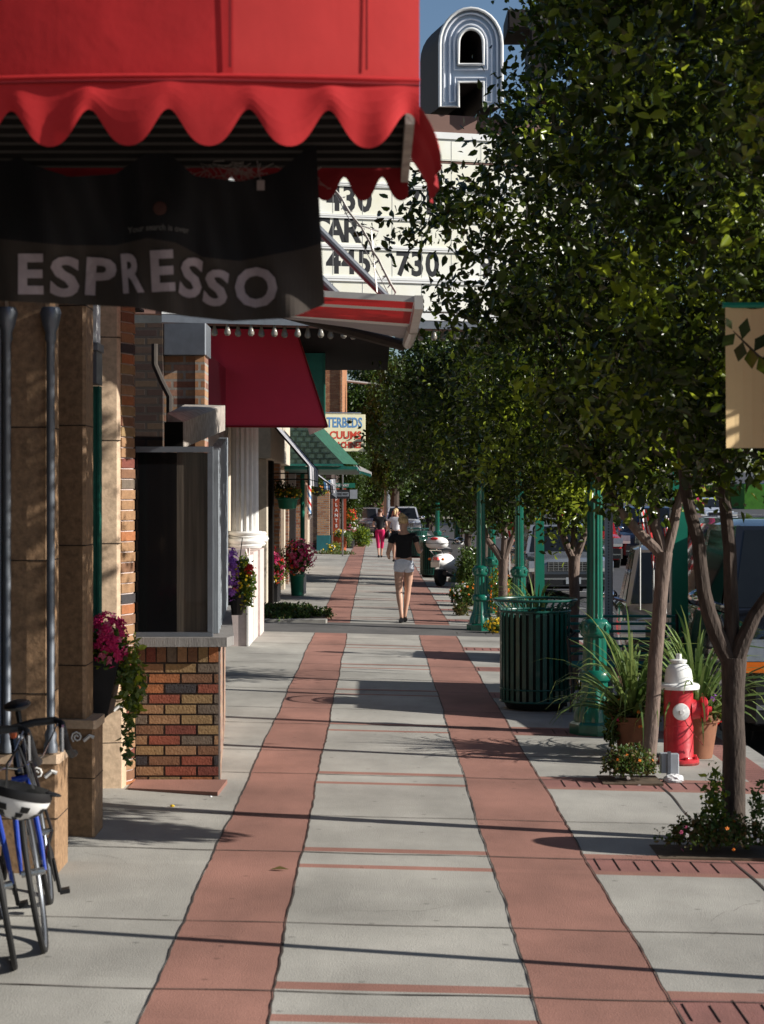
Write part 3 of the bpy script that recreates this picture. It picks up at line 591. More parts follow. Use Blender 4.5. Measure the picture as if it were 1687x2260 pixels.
# marquee: the sign face is turned a little to the street
mq = thing('theatre_marquee', 'cream theatre marquee with black changeable letters above the pavement', 'marquee', (0, 24, 4))
SL = .28; YC = 24.0
def MF(x, z, e=0.0): return Vector((x, YC + SL * x - e, z))
def mrect(m_, u0, u1, v0, v1, e, mi=0, th=.02):
    def pt(u, v, e_):
        d = YC
        for _ in range(6): x = (u - 812) * d / F; d = YC + SL * x - e
        z = HC - (v - 1077) * YC / F; return (x, YC + SL * x - e_, z)
    A = [pt(u0, v1, e), pt(u1, v1, e), pt(u1, v0, e), pt(u0, v0, e)]; B = [pt(u0, v1, e - th), pt(u1, v1, e - th), pt(u1, v0, e - th), pt(u0, v0, e - th)]
    m_.add(A + B, [(0, 1, 2, 3), (7, 6, 5, 4), (0, 4, 5, 1), (1, 5, 6, 2), (2, 6, 7, 3), (3, 7, 4, 0)], mi)
U0, U1 = 350, 1330
mb = MB(); mrect(mb, U0, U1, 240, 708, 0, 0, .30); mb.build('sign_box', M['brown_fascia'], mq)
mb = MB()
for v0, v1 in ((280, 340), (347, 398), (406, 466), (474, 531), (540, 600), (608, 666)): mrect(mb, U0 + 4, U1 - 4, v0, v1, .012, 0, .010)
mb.build('sign_panel', M['cream_panel'], mq)
mb = MB()
for v0, v1 in ((278, 294), (395, 407), (466, 476), (530, 542), (598, 611), (665, 672), (673, 691)): mrect(mb, U0, U1, v0 + 1, v1 - 1, .035, 0, .02)
mb.build('letter_rail', M['white_paint'], mq)
mb = MB()
for v in (338, 399, 403, 470, 536, 604, 669): mrect(mb, U0, U1, v, v + 1.2, .039, 0, .003)
for u in range(400, 1300, 64):
    for v0, v1 in ((408, 465), (477, 529), (543, 597), (612, 664), (296, 392)): mrect(mb, u, u + .8, v0, v1, .015, 0, .002)
mb.build('panel_seam', M['panel_line'], mq)
mb = MB(); mrect(mb, U0, U1, 691.5, 708, .04, 0, .05); mb.build('bottom_trim', M['grey_metal'], mq)
mb = MB(); mrect(mb, 285, 349, 664, 690, .0, 0, .2); mb.build('side_fascia', M['brown_fascia'], mq)
mb = MB(); mb.box(-2.6, .20, 24.6, 33, 4.10, 4.9, 0); mb.build('canopy_soffit', M['dark'], mq)
def letters(s, uc, v0, v1, sx=.82, pitch=None):
    zc = HC - ((v0 + v1) / 2 - 1077) * YC / F; h = (v1 - v0) * YC / F
    n = len(s); 
    for i, ch in enumerate(s):
        if ch == ' ': continue
        u = uc + (i - (n - 1) / 2) * pitch; x = (u - 812) * (YC + SL * (u - 812) * YC / F) / F
        lettering(ch, lambda a, b, c, x=x: MF(x + a, zc + b, .0128 + c), M['letter_black'], mq, h / .68, .014, .0008, sx, name='sign_letter')
letters('430', 756, 408, 460, .80, 33); letters('CAR', 727, 477, 527, .80, 33); letters('445', 755, 544, 595, .80, 33); letters('730', 903, 545, 595, .80, 32); letters('710', 928, 408, 460, .8, 33); letters('7', 1042, 408, 460, .8, 33); letters('930', 1085, 545, 595, .8, 33)
proto = None
for i in range(40):
    u = 372 + i * 24.5 + (4 if i % 2 else 0)
    if u > 1280: break
    x = (u - 812) * YC / F; y = YC + SL * x + (.02 if i % 2 else .14)
    if proto is None:
        mb = MB(); mb.lathe([(.016, .05), (.018, .0), (.028, -.03), (.040, -.07), (.038, -.095), (.018, -.115)], (0, 0, 0), 12); proto = mb.build('light_bulb', M['bulb'], None, True)
        o = proto
    else: o = proto.copy(); COL.objects.link(o)
    o.location = (x, y, HC + (1077 - 712) * YC / F); put(o, mq)
# tall neon channel letters standing on the marquee
def channel_letter(ch, uc, label):
    d = YC + .25; xc = (uc - 812) * d / F; t_ = thing('neon_letter', label, 'sign letter', (xc, d, 6.7), 'neon letters on top of the marquee')
    z0 = HC - (232 - 1077) * d / F; z1 = HC - (20 - 1077) * d / F; H = z1 - z0; Wd = 134 * d / F
    def arch(x0, x1, zb, zt, n=14):
        r = (x1 - x0) / 2; cx = (x0 + x1) / 2; rz = min(r * 1.15, zt - zb)
        return [(x0, zb)] + [(cx - r * math.cos(math.pi * i / n), zt - rz + rz * math.sin(math.pi * i / n)) for i in range(n + 1)] + [(x1, zb)]
    if ch == 'A':
        o = arch(xc - Wd / 2, xc + Wd / 2, z0, z1); sw = Wd * .30
        hole = arch(xc - Wd / 2 + sw, xc + Wd / 2 - sw, z0 + H * .43, z1 - sw * 1.1)
        leg = [(xc - Wd / 2 + sw, z0), (xc - Wd / 2 + sw, z0 + H * .25), (xc + Wd / 2 - sw, z0 + H * .25), (xc + Wd / 2 - sw, z0)]
        def ring(m_, y, mi):                     # face as strips between outline and inner outlines
            n = len(o); 
            inn = [leg[0], leg[1]] 
            m_.quad((xc - Wd / 2, y, z0), (leg[0][0], y, z0), (leg[1][0], y, hole[1][1]), (xc - Wd / 2, y, o[1][1]), mi)
            m_.quad((leg[3][0], y, z0), (xc + Wd / 2, y, z0), (xc + Wd / 2, y, o[-2][1]), (leg[2][0], y, hole[-2][1]), mi)
            m_.quad((leg[1][0], y - .001, leg[1][1]), (leg[2][0], y - .001, leg[1][1]), (hole[-1][0], y - .001, hole[0][1]), (hole[0][0], y - .001, hole[0][1]), mi)
            for i in range(1, n - 2): m_.quad((o[i][0], y, o[i][1]), (o[i + 1][0], y, o[i + 1][1]), (hole[i + 1][0], y, hole[i + 1][1]), (hole[i][0], y, hole[i][1]), mi)
        m_ = MB(); ring(m_, d + .03, 0); m_.build('face', M['neon_face'], t_)
        m_ = MB(); dpt = .9; off = -.22
        for pl in (o + [leg[3], leg[2], leg[1], leg[0]], hole):
            k = len(pl)
            for i in range(k):
                a, b = pl[i], pl[(i + 1) % k]; m_.quad((a[0], d - .04, a[1]), (b[0], d - .04, b[1]), (b[0] + off, d + dpt, b[1]), (a[0] + off, d + dpt, a[1]))
        m_.build('return', M['sign_side'], t_)
        m_ = MB(); ring(m_, d + dpt, 0); m_.xf(Matrix.Translation((off, 0, 0))); m_.quad((xc - Wd * .3 + off, d + dpt, z0), (xc + Wd * .3 + off, d + dpt, z0), (xc + Wd * .3 + off, d + dpt, z1 - .2), (xc - Wd * .3 + off, d + dpt, z1 - .2)); m_.build('back', M['sign_side'], t_)
        m_ = MB()
        for pl, cl in ((o + [leg[3], leg[2], leg[1], leg[0]], True), (hole, True)): m_.tube([(p[0], d - .05, p[1]) for p in pl], .020, 8, closed=True)
        m_.build('rim', M['white_paint'], t_, True)
        m_ = MB()
        for ins in (.055, .125):
            ar = arch(xc - Wd / 2 + ins, xc + Wd / 2 - ins, z0 + .06, z1 - ins); m_.tube([(p[0], d - .02, p[1]) for p in ar] , .013, 8)
        ar = arch(xc - Wd / 2 + sw - .05, xc + Wd / 2 - sw + .05, z0 + H * .38, z1 - sw * .85); m_.tube([(p[0], d - .03, p[1]) for p in ar], .013, 8, closed=True)
        m_.tube([(xc - Wd / 2 + .125, d - .02, z0 + .06), (xc - Wd / 2 + sw - .04, d - .02, z0 + .07), (xc - Wd / 2 + sw - .04, d - .02, z0 + H * .30), (xc + Wd / 2 - sw + .04, d - .02, z0 + H * .30), (xc + Wd / 2 - sw + .04, d - .02, z0 + .07), (xc + Wd / 2 - .125, d - .02, z0 + .06)], .012, 8)
        m_.build('neon_tube', M['neon_tube'], t_, True)
    else:
        bars = [(-.5, .5, .80, 1.0), (-.14, .14, 0, .797)] if ch == 'T' else [(.36, .5, 0, 1.0)]
        m_ = MB()
        for a, b, c, e in bars: m_.box(xc + a * Wd, xc + b * Wd, d, d + .85, z0 + c * H, z0 + e * H)
        m_.build('return', M['sign_side'], t_)
        m_ = MB()
        for a, b, c, e in bars: m_.box(xc + a * Wd + .02, xc + b * Wd - .02, d - .02, d - .002, z0 + c * H + .02, z0 + e * H - .02)
        m_.build('face', M['sign_side'], t_)
channel_letter('A', 1018, 'white outlined neon letter A with a rounded top on the marquee')
channel_letter('T', 1165, 'dark neon letter T half hidden by leaves on the marquee')

# crimson awning, green blade sign
t = thing('crimson_awning', 'plain crimson fabric awning with sloped front below the marquee bulbs', 'awning', (-1.7, 25.5, 3))
mb = MB(); A = [W(430, 922, 25), W(700, 922, 25), W(628, 700, 25), W(430, 700, 25)]; mb.prismy([(p.x, p.z) for p in A][:4], 25.0, 25.02); mb.build('end_panel', M['crimson'], t)
mb = MB(); a, b = A[1], A[2]; mb.add([(a.x, 25.02, a.z), (b.x, 25.02, b.z), (b.x, 28.2, b.z), (a.x, 28.2, a.z)], [(0, 1, 2, 3)]); mb.build('front_panel', M['crimson_sunlit'], t)  # front slope paler than the end panel: sunlight put into the colour
mb = MB(); mb.tube([(A[0].x, 24.99, A[0].z), (a.x, 24.99, a.z)], .012, 6); mb.tube([(a.x, 24.99, a.z), (b.x, 24.99, b.z)], .012, 6); mb.build('piping', M['dark_red_canvas'], t)
t.rotation_euler = (0, 0, R(6))
t = thing('blade_sign', 'flat green panel hanging under the marquee behind the crimson awning', 'sign', (-1, 29, 3))
mb = MB(); p0 = W(645, 905, 29); p1 = W(700, 728, 29); mb.box(p0.x - .3, p1.x, 29, 29.25, p0.z, 4.09); mb.build('panel', M['teal'], t)
mb = MB(); mb.box(p1.x + .002, p1.x + .02, 28.98, 29.27, p0.z, 4.09); mb.build('trim', M['green_door'], t)

# ================================================================ BIG RED AWNING AND ESPRESSO BANNER (nearest)
t = thing('red_canopy', 'big bright red canvas awning with scalloped valance across the top left', 'awning', (-.3, 5, 3))
ms = .12
def ey(x): return 5.0 + .15 * x + .15 * x * x
def cn(x, z, e=0): return (x, ey(x) - e, z)
XL, XR = -1.55, .112; ZV = HC + (1077 - 178) * 5 / F; ZT = 4.6
mb = MB(); nx, nz = 60, 16
def bil(x, z): return .004 * math.sin(x * 5 + 1) * math.sin((z - ZV) * 2.2)
for i in range(nx):
    for j in range(nz):
        xx = [XL + (XR - XL) * (i + a) / nx for a in (0, 1)]; zz = [ZV + (ZT - ZV) * (j + a) / nz for a in (0, 1)]
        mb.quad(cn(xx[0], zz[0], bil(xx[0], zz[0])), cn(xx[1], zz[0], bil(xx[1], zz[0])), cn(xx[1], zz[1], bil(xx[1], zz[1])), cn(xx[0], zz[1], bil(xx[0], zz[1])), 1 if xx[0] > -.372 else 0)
mb.build('end_panel', [M['red_canvas'], M['red_canvas_lit_faded']], t, True)  # panel right of the seam paler: fading, plus sunlight put into its colour
mb = MB()
for u, w_ in ((500, .0035), (793, .0025)):
    x = (u - 812) * 5 / F; mb.box(x - w_, x + w_, cn(x, 0)[1] - .0065, cn(x, 0)[1] - .0045, ZV + .03, ZT)
mb.build('seam', M['dark_red_canvas'], t)
def valance(name, x0, x1, yf, ztop, drop, pitch, m_, ph=0, ripple=.006, par=t, path=None):
    m2 = MB(); n = 220; L_ = x1 - x0
    for i in range(n):
        q = []
        for a in (0, 1):
            s = (i + a) / n; x = x0 + L_ * s; th_ = 2 * math.pi * (x - ph) / pitch; sc = .5 - .5 * math.cos(th_ + .38 * math.sin(th_)); low = drop * (.47 + .53 * sc)
            q.append((x, low))
        for k in range(6):
            def P(x, low, kk):
                f = kk / 6; z = ztop - low * f; e = ripple * math.sin(x * 34 + 2 * math.sin(x * 7)) * f + .006 * math.sin(f * 3) + .004 * math.sin(x * 11 + f * 4) * (1 - f)
                return path(x, z, e) if path else (x, yf(x) - e, z)
            m2.quad(P(*q[0], k), P(*q[1], k), P(*q[1], k + 1), P(*q[0], k + 1))
    return m2.build(name, M[m_], par, True)
valance('valance', XL, XR, lambda x: ey(x) - .03, ZV, .172, .2, 'red_canvas', ph=XR - .03 - .0)
mb = MB(); mb.tube([cn(XL + (XR - XL) * k_ / 20, ZV + .002, .030) for k_ in range(21)], .007, 8); mb.build('valance_piping', M['red_canvas'], t, True); mb = MB(); mb.tube([(XL + (XR - XL) * k_ / 20, ey(XL + (XR - XL) * k_ / 20) - .034, ZV - .010) for k_ in range(21)], .004, 6); mb.build('piping_shadow_line', M['dark_red_canvas'], t, True)  # dark tube below the piping: the shadow there put into its colour
valance('rear_valance', -1.5, .10, lambda x: 6.0, HC + (1077 - 338) * 6 / F, .135, .115, 'dark_red_canvas', ph=.02, ripple=.004)  # darker canvas: the shade under the awning put into its colour
# street-side valance, flaring outward, seen from inside; inner shade put into dark red
def sidep(s, z, e):
    f = (z0_ - z) / .17; return (XR - .012 + .070 * math.sin(min(1, f) * 1.5) + e * .5 + .008 * math.sin(s * 16), s, z)
z0_ = ZV - .02
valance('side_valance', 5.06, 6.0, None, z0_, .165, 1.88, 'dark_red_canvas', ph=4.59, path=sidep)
mb = MB(); mb.quad(cn(XR, ZV), (XR + .0, 6.02, ZV), (XR, 6.02, ZT), cn(XR, ZT)); mb.build('street_panel', M['red_canvas'], t)
mb = MB(); zs = 2.965
for i in range(22):
    y0 = 5.04 + i * .043; mb.quad((-1.6, y0, zs), (XR - .02, y0, zs), (XR - .02, y0 + .022, zs - .014), (-1.6, y0 + .022, zs - .014), 2 if i % 3 else 0); mb.quad((-1.6, y0 + .022, zs - .014), (XR - .02, y0 + .022, zs - .014), (XR - .02, y0 + .043, zs), (-1.6, y0 + .043, zs), 0)  # alternate ribs near-black: groove shade put into the colour
mb.box(XR - .035, XR - .012, 5.05, 5.98, zs - .055, zs - .02, 1); mb.build('soffit', [M['corrugated'], M['weathered'], M['dark']], t)
# tangle of dead vine and tiny lights under the soffit
mb = MB(); rg = random.Random(9)
for i in range(70):
    x = -.58 + rg.random() * .40 if i < 45 else rg.uniform(-.42, -.36) + (.2 if i % 5 == 0 else 0); q = Vector((x, 5.75, 2.90 + rg.uniform(-.01, .03))); pts = [q]
    for _ in range(3): q = q + Vector((rg.uniform(-.03, .03), 0, rg.uniform(-.03, .008))); pts.append(q)
    mb.tube(pts, .0012, 4)
tag(mb.build('light_tangle', M['weathered']), 'dusty tangle of tiny string lights under the big red awning', 'string lights')

bn = thing('espresso_banner', 'black and brown cloth banner reading ESPRESSO hung under the red awning', 'banner', (-.4, 5.8, 2.6))
DB = 5.7
def top_v(u):
    pts = [(-160, 420), (-60, 330), (0, 305), (60, 352), (150, 382), (250, 376), (335, 318), (352, 318), (420, 380), (520, 392), (600, 372), (665, 318), (684, 312)]
    return float(np.interp(u, [p[0] for p in pts], [p[1] for p in pts]))
def bot_v(u):
    pts = [(-160, 600), (0, 650), (120, 656), (290, 664), (400, 683), (500, 694), (620, 688), (680, 660), (702, 640)]
    return float(np.interp(u, [p[0] for p in pts], [p[1] for p in pts]))
def band_v(u):
    pts = [(-160, 505), (0, 516), (140, 530), (250, 530), (320, 514), (380, 524), (440, 556), (520, 564), (640, 540), (702, 520)]
    return float(np.interp(u, [p[0] for p in pts], [p[1] for p in pts]))
def bsurf(u, v, e=0):
    uu = u + (18 * ((v - 312) / 340) if u > 600 else 0) * ((u - 600) / 84 if u > 600 else 0)
    fold = .030 * math.sin(u * .021 + v * .006) + .016 * math.sin(u * .055 - v * .015) + .022 * math.exp(-((u - 425) / 26.0) ** 2) - .016 * math.exp(-((u - 300) / 22.0) ** 2)
    return W(uu, v, DB + fold - e - .24 * ((uu - 812) * DB / F + .6))
for nm, fa, fb, m_ in (('upper_cloth', top_v, band_v, 'black_cloth'), ('lower_cloth', band_v, bot_v, 'brown_cloth')):
    mb = MB(); n = 110; k = 16
    for i in range(n):
        for j in range(k):
            P = []
            for a, b in ((0, 0), (1, 0), (1, 1), (0, 1)):
                u = -160 + (684 + 160) * (i + a) / n; f = (j + b) / k; v = fa(u) * (1 - f) + fb(u) * f; P.append(bsurf(u, v))
            mb.quad(*P)
    mb.build(nm, M[m_], bn, True)
cen = [(67, 592, 55, 88, 0), (141, 598, 64, 88, 2), (219, 598, 66, 82, 3), (287, 590, 46, 86, -4), (352, 585, 51, 90, -3), (414, 600, 49, 88, 6), (468, 622, 53, 80, 8), (554, 621, 92, 88, 2)]
for ch, (u, v, w_, h, rot) in zip('ESPRESSO', cen):
    vs, fs = text_verts(ch, 1.0, .035, 0, 1, 2); xs_ = [p[0] for p in vs]; ys_ = [p[1] for p in vs]; x0, x1, y0, y1 = min(xs_), max(xs_), min(ys_), max(ys_)
    out = []
    for p in vs:
        a = ((p[0] - x0) / (x1 - x0) - .5) * w_; b = -((p[1] - y0) / (y1 - y0) - .5) * h; c, s = math.cos(R(rot)), math.sin(R(rot))
        out.append(bsurf(u + a * c - b * s, v + a * s + b * c, .008))
    mb = MB(); mb.add(out, fs); mb.build('letter', M['banner_letter'], bn)
mat('faint_letter', (.16, .15, .14), .8)
vs, fs = text_verts('Your search is over', 1.0, .01, 0, 1, 1); mb = MB()
mb.add([bsurf(343 + p[0] * 16.5, 495 - p[1] * 19 + 10 * (p[0] / 4.4) ** 2 - 4, .008) for p in vs], fs); mb.build('small_lettering', M['faint_letter'], bn)
mb = MB(); mb.ell(W(346, 450, 5.655), (.02, .003, .02)); mb.build('round_emblem', mat('ember', (.045, .014, .010), .8), bn)
for nm_, pts in (('tie', [(345, 318), (340, 296)]), ('tie', [(676, 314), (672, 296)])):
    mb = MB(); mb.tube([W(*p, DB) for p in pts], .003, 5); mb.build('tie', M['weathered'], bn)
mb = MB(); p = W(564, 400, DB - .05); mb.box(p.x - .011, p.x + .011, p.y, p.y + .006, p.z - .014, p.z + .014); mb.tube([p + Vector((0, .003, .014)), p + Vector((-.01, .003, .07))], .0012, 4)
tag(mb.build('paper_tag', mat('tag_paper', (.30, .25, .24), .8)), 'small pale tag dangling on a wire in front of the dark banner', 'tag')
# ================================================================ SHOPS BEYOND THE ALLEY
b4 = thing('row_building', 'low brick and cream shop row beyond the alley with green drainpipe', 'building', (-2.4, 40, 0))
mb = MB(); mb.box(-12, -2.10, 33.5, 56, 0, 4.4); mb.build('wall', M['brick_mix'], b4)
mb = MB(); 
for y0, y1 in ((35, 36), (39.4, 40.6), (42, 43.4), (45.2, 46.6)): mb.box(-2.098, -2.07, y0, y1, .5, 2.6)
mb.build('shop_window', M['window_glass'], b4)
for y, xr, m_ in ((33.6, -1.86, 'cream_stone'), (35.2, -1.84, 'dark'), (36.6, -1.93, 'cream_stone'), (38.2, -1.86, 'brick_tan'), (41.0, -1.90, 'cream_stone'), (43.6, -1.93, 'brick_mix'), (46.6, -1.90, 'pink_stone'), (50, -1.86, 'brick_mix'), (53.5, -1.84, 'cream_stone')):
    m2 = MB(); m2.box(-2.097, xr, y, y + .5, -.02, 2.62); m2.build('pilaster', M[m_], b4)
mb = MB(); mb.tube([(-1.80, 48.6, 2.6), (-1.80, 48.6, .02)], .055, 10); mb.build('drainpipe', M['flat_green'], b4, True)
mb = MB(); mb.box(-2.1, -1.78, 33.4, 56, 2.63, 3.5); mb.build('signboard', M['cream_stone'], b4)
def shed(label, y0, y1, xw, zt, xf_, zf, zv, mat_, stripes, nm='canvas_awning'):
    t = thing(nm, label, 'awning', (xw, y0, zf), 'awnings of the shops beyond the alley')
    m = MB(); n = 12
    for i in range(n):
        a = y0 + (y1 - y0) * i / n; b = y0 + (y1 - y0) * (i + 1) / n; k = i % 3 == 1 if stripes else 0
        m.quad((xw, a, zt), (xf_, a, zf), (xf_, b, zf), (xw, b, zt), int(k)); m.quad((xf_, a, zf), (xf_ + .01, a, zv), (xf_ + .01, b, zv), (xf_, b, zf), int(k))
    m.build('canvas', [M[mat_], M['stripe_dark']], t)
    m = MB(); m.tube([(xw, y0, zt), (xf_, y0, zf), (xf_ + .01, y0, zv)], .018, 6); m.tube([(xw, y0, zv + .1), (xf_, y0, zv + .1)], .012, 6); m.tube([(xw, y0 + .02, zv + .2), (xf_, y0 + .02, zv + .2)], .010, 6); m.tube([(xf_, y0, zv + .1), (xf_, y1, zv + .1)], .012, 6); m.tube([(xw, y1, zt), (xf_, y1, zf), (xf_, y1, zv)], .018, 6)
    m.build('frame', M['dark'], t); return t
shed('grey striped canvas awning on a black frame past the alley', 33.0, 38.5, -1.80, 3.28, -1.13, 2.50, 2.17, 'grey_canvas', 1)
shed('small grey striped awning behind the larger grey one', 52, 58, -1.8, 2.75, -1.2, 2.3, 2.1, 'grey_canvas', 1)
t = thing('shingle_awning', 'green shingled hip roof awning with bright green edge', 'awning', (-2, 41, 3))
y0 = 41.0; mb = MB(); bl = W(590, 1002, y0); br = W(742, 1002, y0); tr_ = W(662, 918, y0); tl = W(590, 918, y0)
mb.prismy([(bl.x, bl.z), (br.x, br.z), (tr_.x, tr_.z), (tl.x, tl.z)], y0, y0 + .03)
n = 7
for i in range(n): z = bl.z + (tl.z - bl.z) * i / n; k = (br.x - tr_.x) * (i / n); mb.box(bl.x, br.x - k - .01, y0 - .012, y0 - .002, z - .002, z + .004, 1)
for i in range(n):
    for j in range(9):
        z = bl.z + (tl.z - bl.z) * i / n; x = bl.x + .17 * j + (.08 if i % 2 else 0)
        if x < br.x - (br.x - tr_.x) * ((i + 1) / n) - .03: mb.box(x, x + .005, y0 - .012, y0 - .002, z + .006, z + (tl.z - bl.z) / n - .006, 1)
mb.build('end_slope', [M['shingle'], M['stripe_dark']], t)
mb = MB(); b2_ = W(775, 1004, y0 + 1.0); t2_ = W(690, 915, y0 + 1.0); mb.quad((br.x + .002, y0, br.z), (b2_.x, y0 + 1, b2_.z), (t2_.x, y0 + 1, t2_.z), (tr_.x, y0, tr_.z)); mb.build('hip_edge', M['shingle_light'], t)
mb = MB(); mb.quad((b2_.x, y0 + 1.002, b2_.z), (b2_.x, 50, b2_.z), (t2_.x, 50, t2_.z), (t2_.x, y0 + 1.002, t2_.z)); mb.build('front_slope', M['shingle'], t)
mb = MB(); mb.box(bl.x, br.x, y0 - .03, y0 + .02, bl.z - .05, bl.z - .004); mb.box(bl.x, b2_.x - .02, y0 + .03, 50, bl.z - .12, bl.z - .055); mb.build('fascia', M['teal'], t)
mb = MB(); a = W(770, 1003, 52); c = W(803, 1020, 52); mb.add([(a.x, 52, a.z), (c.x, 52, c.z), (c.x, 56, c.z), (a.x, 56, a.z), (a.x, 52, a.z - .14), (c.x, 52, c.z - .05), (c.x, 56, c.z - .05), (a.x, 56, a.z - .14)], [(0, 1, 2, 3), (7, 6, 5, 4), (0, 4, 5, 1), (1, 5, 6, 2), (2, 6, 7, 3), (3, 7, 4, 0)])
t = thing('white_topped_awning', 'far awning tip with sunlit white top past the green shingles', 'awning', (-.4, 52, 2.8)); mb.build('canopy', M['white_paint'], t)
mb = MB(); mb.quad((a.x - 1.5, 51.9, a.z + .35), (a.x, 51.9, a.z - .145), (c.x, 51.9, c.z - .055), (c.x, 51.9, c.z - .14)); mb.build('underside', M['teal'], t)
t = thing('roadside_sign', 'cream hanging sign with blue TERBEDS and red UMS lettering', 'sign', (-.9, 46, 3.4))
p0 = W(655, 975, 46); p1 = W(792, 895, 46); mb = MB(); mb.box(p0.x, p1.x, 46, 46.12, p0.z, p1.z, bev=.01); mb.build('panel', M['yellow_sign'], t)
mb = MB(); mb.tube([(-1.9, 46.05, p1.z + .03), (p1.x - .1, 46.05, p1.z + .03)], .02, 8); mb.tube([(-1.9, 46.05, p1.z - .5), (p1.x - .2, 46.05, p1.z + .03)], .008, 6); mb.build('bracket', M['silver'], t)
def sgn(s, u1, vc, hpx, m_, sx, d=46, par=t):
    vs, fs = text_verts(s, hpx * d / F / .70, .008, .001, sx, align='RIGHT'); x1 = (u1 - 812) * d / F; z = HC - (vc - 1077) * d / F; mb = MB(); mb.add([(x1 + a, d - .003 - c, z + b) for a, b, c in vs], fs); return mb.build('lettering', M[m_], par)
sgn('WATERBEDS', 785, 914, 21, 'txt_blue', .66); sgn('VACUUMS', 783, 941, 16, 'txt_red', .92); sgn('MACHINES', 783, 962, 13, 'txt_red', .72)
t.rotation_euler = (0, 0, R(13))
# brick pillar with the teal foot
t = thing('brick_pillar', 'tan brick pillar with a painted teal foot in front of the dark doorway', 'pillar', (-1.9, 71, 0))
mb = MB(); mb.box(-2.1, -1.66, 71, 71.5, .62, 2.4); mb.build('shaft', M['brick_tan'], t); mb = MB(); mb.box(-2.12, -1.64, 70.97, 71.52, 0, .62); mb.build('foot', mat('teal_blue', (.02, .14, .16), .6), t)
mb = MB(); mb.box(-12, -2.3, 57, 94, 0, 4.6); mb.box(-2.298, -1.62, 72.5, 94, 0, 3.6); o = mb.build('far_shop_row', M['brick_dark']); tag(o, 'dark brick shop row behind the tan pillar with the teal foot', 'building')
mb = MB(); mb.box(-9, -1.62, 95, 112, 0, 11); o = mb.build('tall_brick_building', M['brick_rust']); tag(o, 'tall orange brick building rising far down the left side', 'building')
mb = MB(); mb.box(-1.66, -1.6, 94.9, 94.98, 0, 11); put(mb.build('corner_trim', M['brick_tan']), o)
mb = MB(); mb.box(-2.6, -1.9, 62, 62.3, .7, 1.6)
# grey awning post, barber pole
t = thing('awning_post', 'slim pale post standing between the barber pole and the dark doorway', 'post', (-1.9, 58, 0)); mb = MB(); mb.tube([(-1.99, 57.9, 0), (-1.99, 57.9, 2.3)], .05, 8); mb.build('shaft', M['cream_stone'], t, True)
mb = MB(); mb.lathe([(.10, 0), (.10, .05), (.06, .08)], (-1.99, 57.9, 0), 12); mb.build('foot', M['concrete'], t)
t = thing('barber_pole', 'blue, white and red striped barber pole on the brick shop', 'barber pole', (-1.75, 51, 2)); 
mb = MB(); n = 24
for i in range(n):
    for j in range(16):
        a0, a1 = [2 * math.pi * (j + e) / 16 for e in (0, 1)]; z0, z1 = [1.55 + .75 * (i + e) / n for e in (0, 1)]; k = int((j + i * .9) // 2.7) % 4
        mb.quad(*[(-1.72 + .055 * math.cos(a), 51 + .055 * math.sin(a), z) for a, z in ((a0, z0), (a1, z0), (a1, z1), (a0, z1))], {0: 0, 1: 1, 2: 0, 3: 2}[k])
mb.build('cylinder', [M['white_paint'], M['txt_blue'], M['red_paint']], t, True)
mb = MB(); mb.lathe([(.09, 2.30), (.09, 2.36), (.05, 2.42), (.02, 2.46)], (-1.72, 51, 0), 16); mb.lathe([(.03, 1.40), (.085, 1.48), (.085, 1.548)], (-1.72, 51, 0), 16); mb.build('cap', M['chrome'], t, True)
# potted flowers on the pavement
def planter(nm, label, c, build, fol, fls, cat='planter'):
    t = thing(nm, label, cat, c); build(t)
    for k, (cc, r, n, s, ms_) in enumerate(fol): clump('foliage', t, cc, r, n, s, ms_, 30 + k + int(c[1]))
    for k, (cc, r, n, s, ms_) in enumerate(fls): blossoms('flowers', t, cc, r, n, s, ms_, 50 + k + int(c[1]))
    return t
def blackbox(t):
    m = MB(); m.prism([(-2.06, 36.1), (-1.80, 36.1), (-1.76, 36.4), (-2.06, 36.4)], .05, .34); m.prism([(-2.07, 36.08), (-1.79, 36.08), (-1.75, 36.42), (-2.07, 36.42)], .342, .38); m.build('pot', M['pot_black'], t)
planter('black_planter', 'square black planter brimming with pink and white flowers past the alley', (-1.9, 36.2, 0), blackbox, [((-1.90, 36.3, .62), (.26, .25, .32), 2400, .05, ('grass_leaf', 'leaf_fresh_glint'))],
        [((-1.92, 36.2, .70), (.26, .26, .34), 210, .065, ('fl_pink', 'fl_magenta', 'fl_red')), ((-1.93, 36.1, .46), (.14, .16, .09), 34, .04, ('fl_white', 'fl_yellow')), ((-1.95, 36.2, 1.02), (.12, .12, .14), 26, .06, ('fl_red',))])
def greenbin(t):
    c = (-1.53, 38.7, 0); m = MB(); m.lathe([(.125, .03), (.15, .40), (.165, .42), (.165, .46)], c, 20, 0); m.build('pot', M['pot_green'], t, True)
    m = MB(); m.box(-1.41, -1.36, 38.62, 38.70, .08, .48); m.build('side_panel', M['white_paint'], t)
planter('green_planter', 'round green pot of magenta and red petunias beside the black planter', (-1.53, 38.7, 0), greenbin, [((-1.56, 38.7, .78), (.30, .30, .34), 2600, .05, ('leaf', 'grass_leaf'))],
        [((-1.48, 38.6, .82), (.32, .32, .33), 220, .07, ('fl_magenta', 'fl_pink')), ((-1.62, 38.5, .66), (.26, .22, .24), 46, .06, ('fl_red', 'fl_orange')), ((-1.66, 38.4, .98), (.18, .18, .10), 14, .05, ('fl_orange', 'fl_white'))])
t = thing('flower_basket', 'green hanging basket of yellow green flowers under the grey awning', 'flower basket', (-1.6, 36, 1.9))
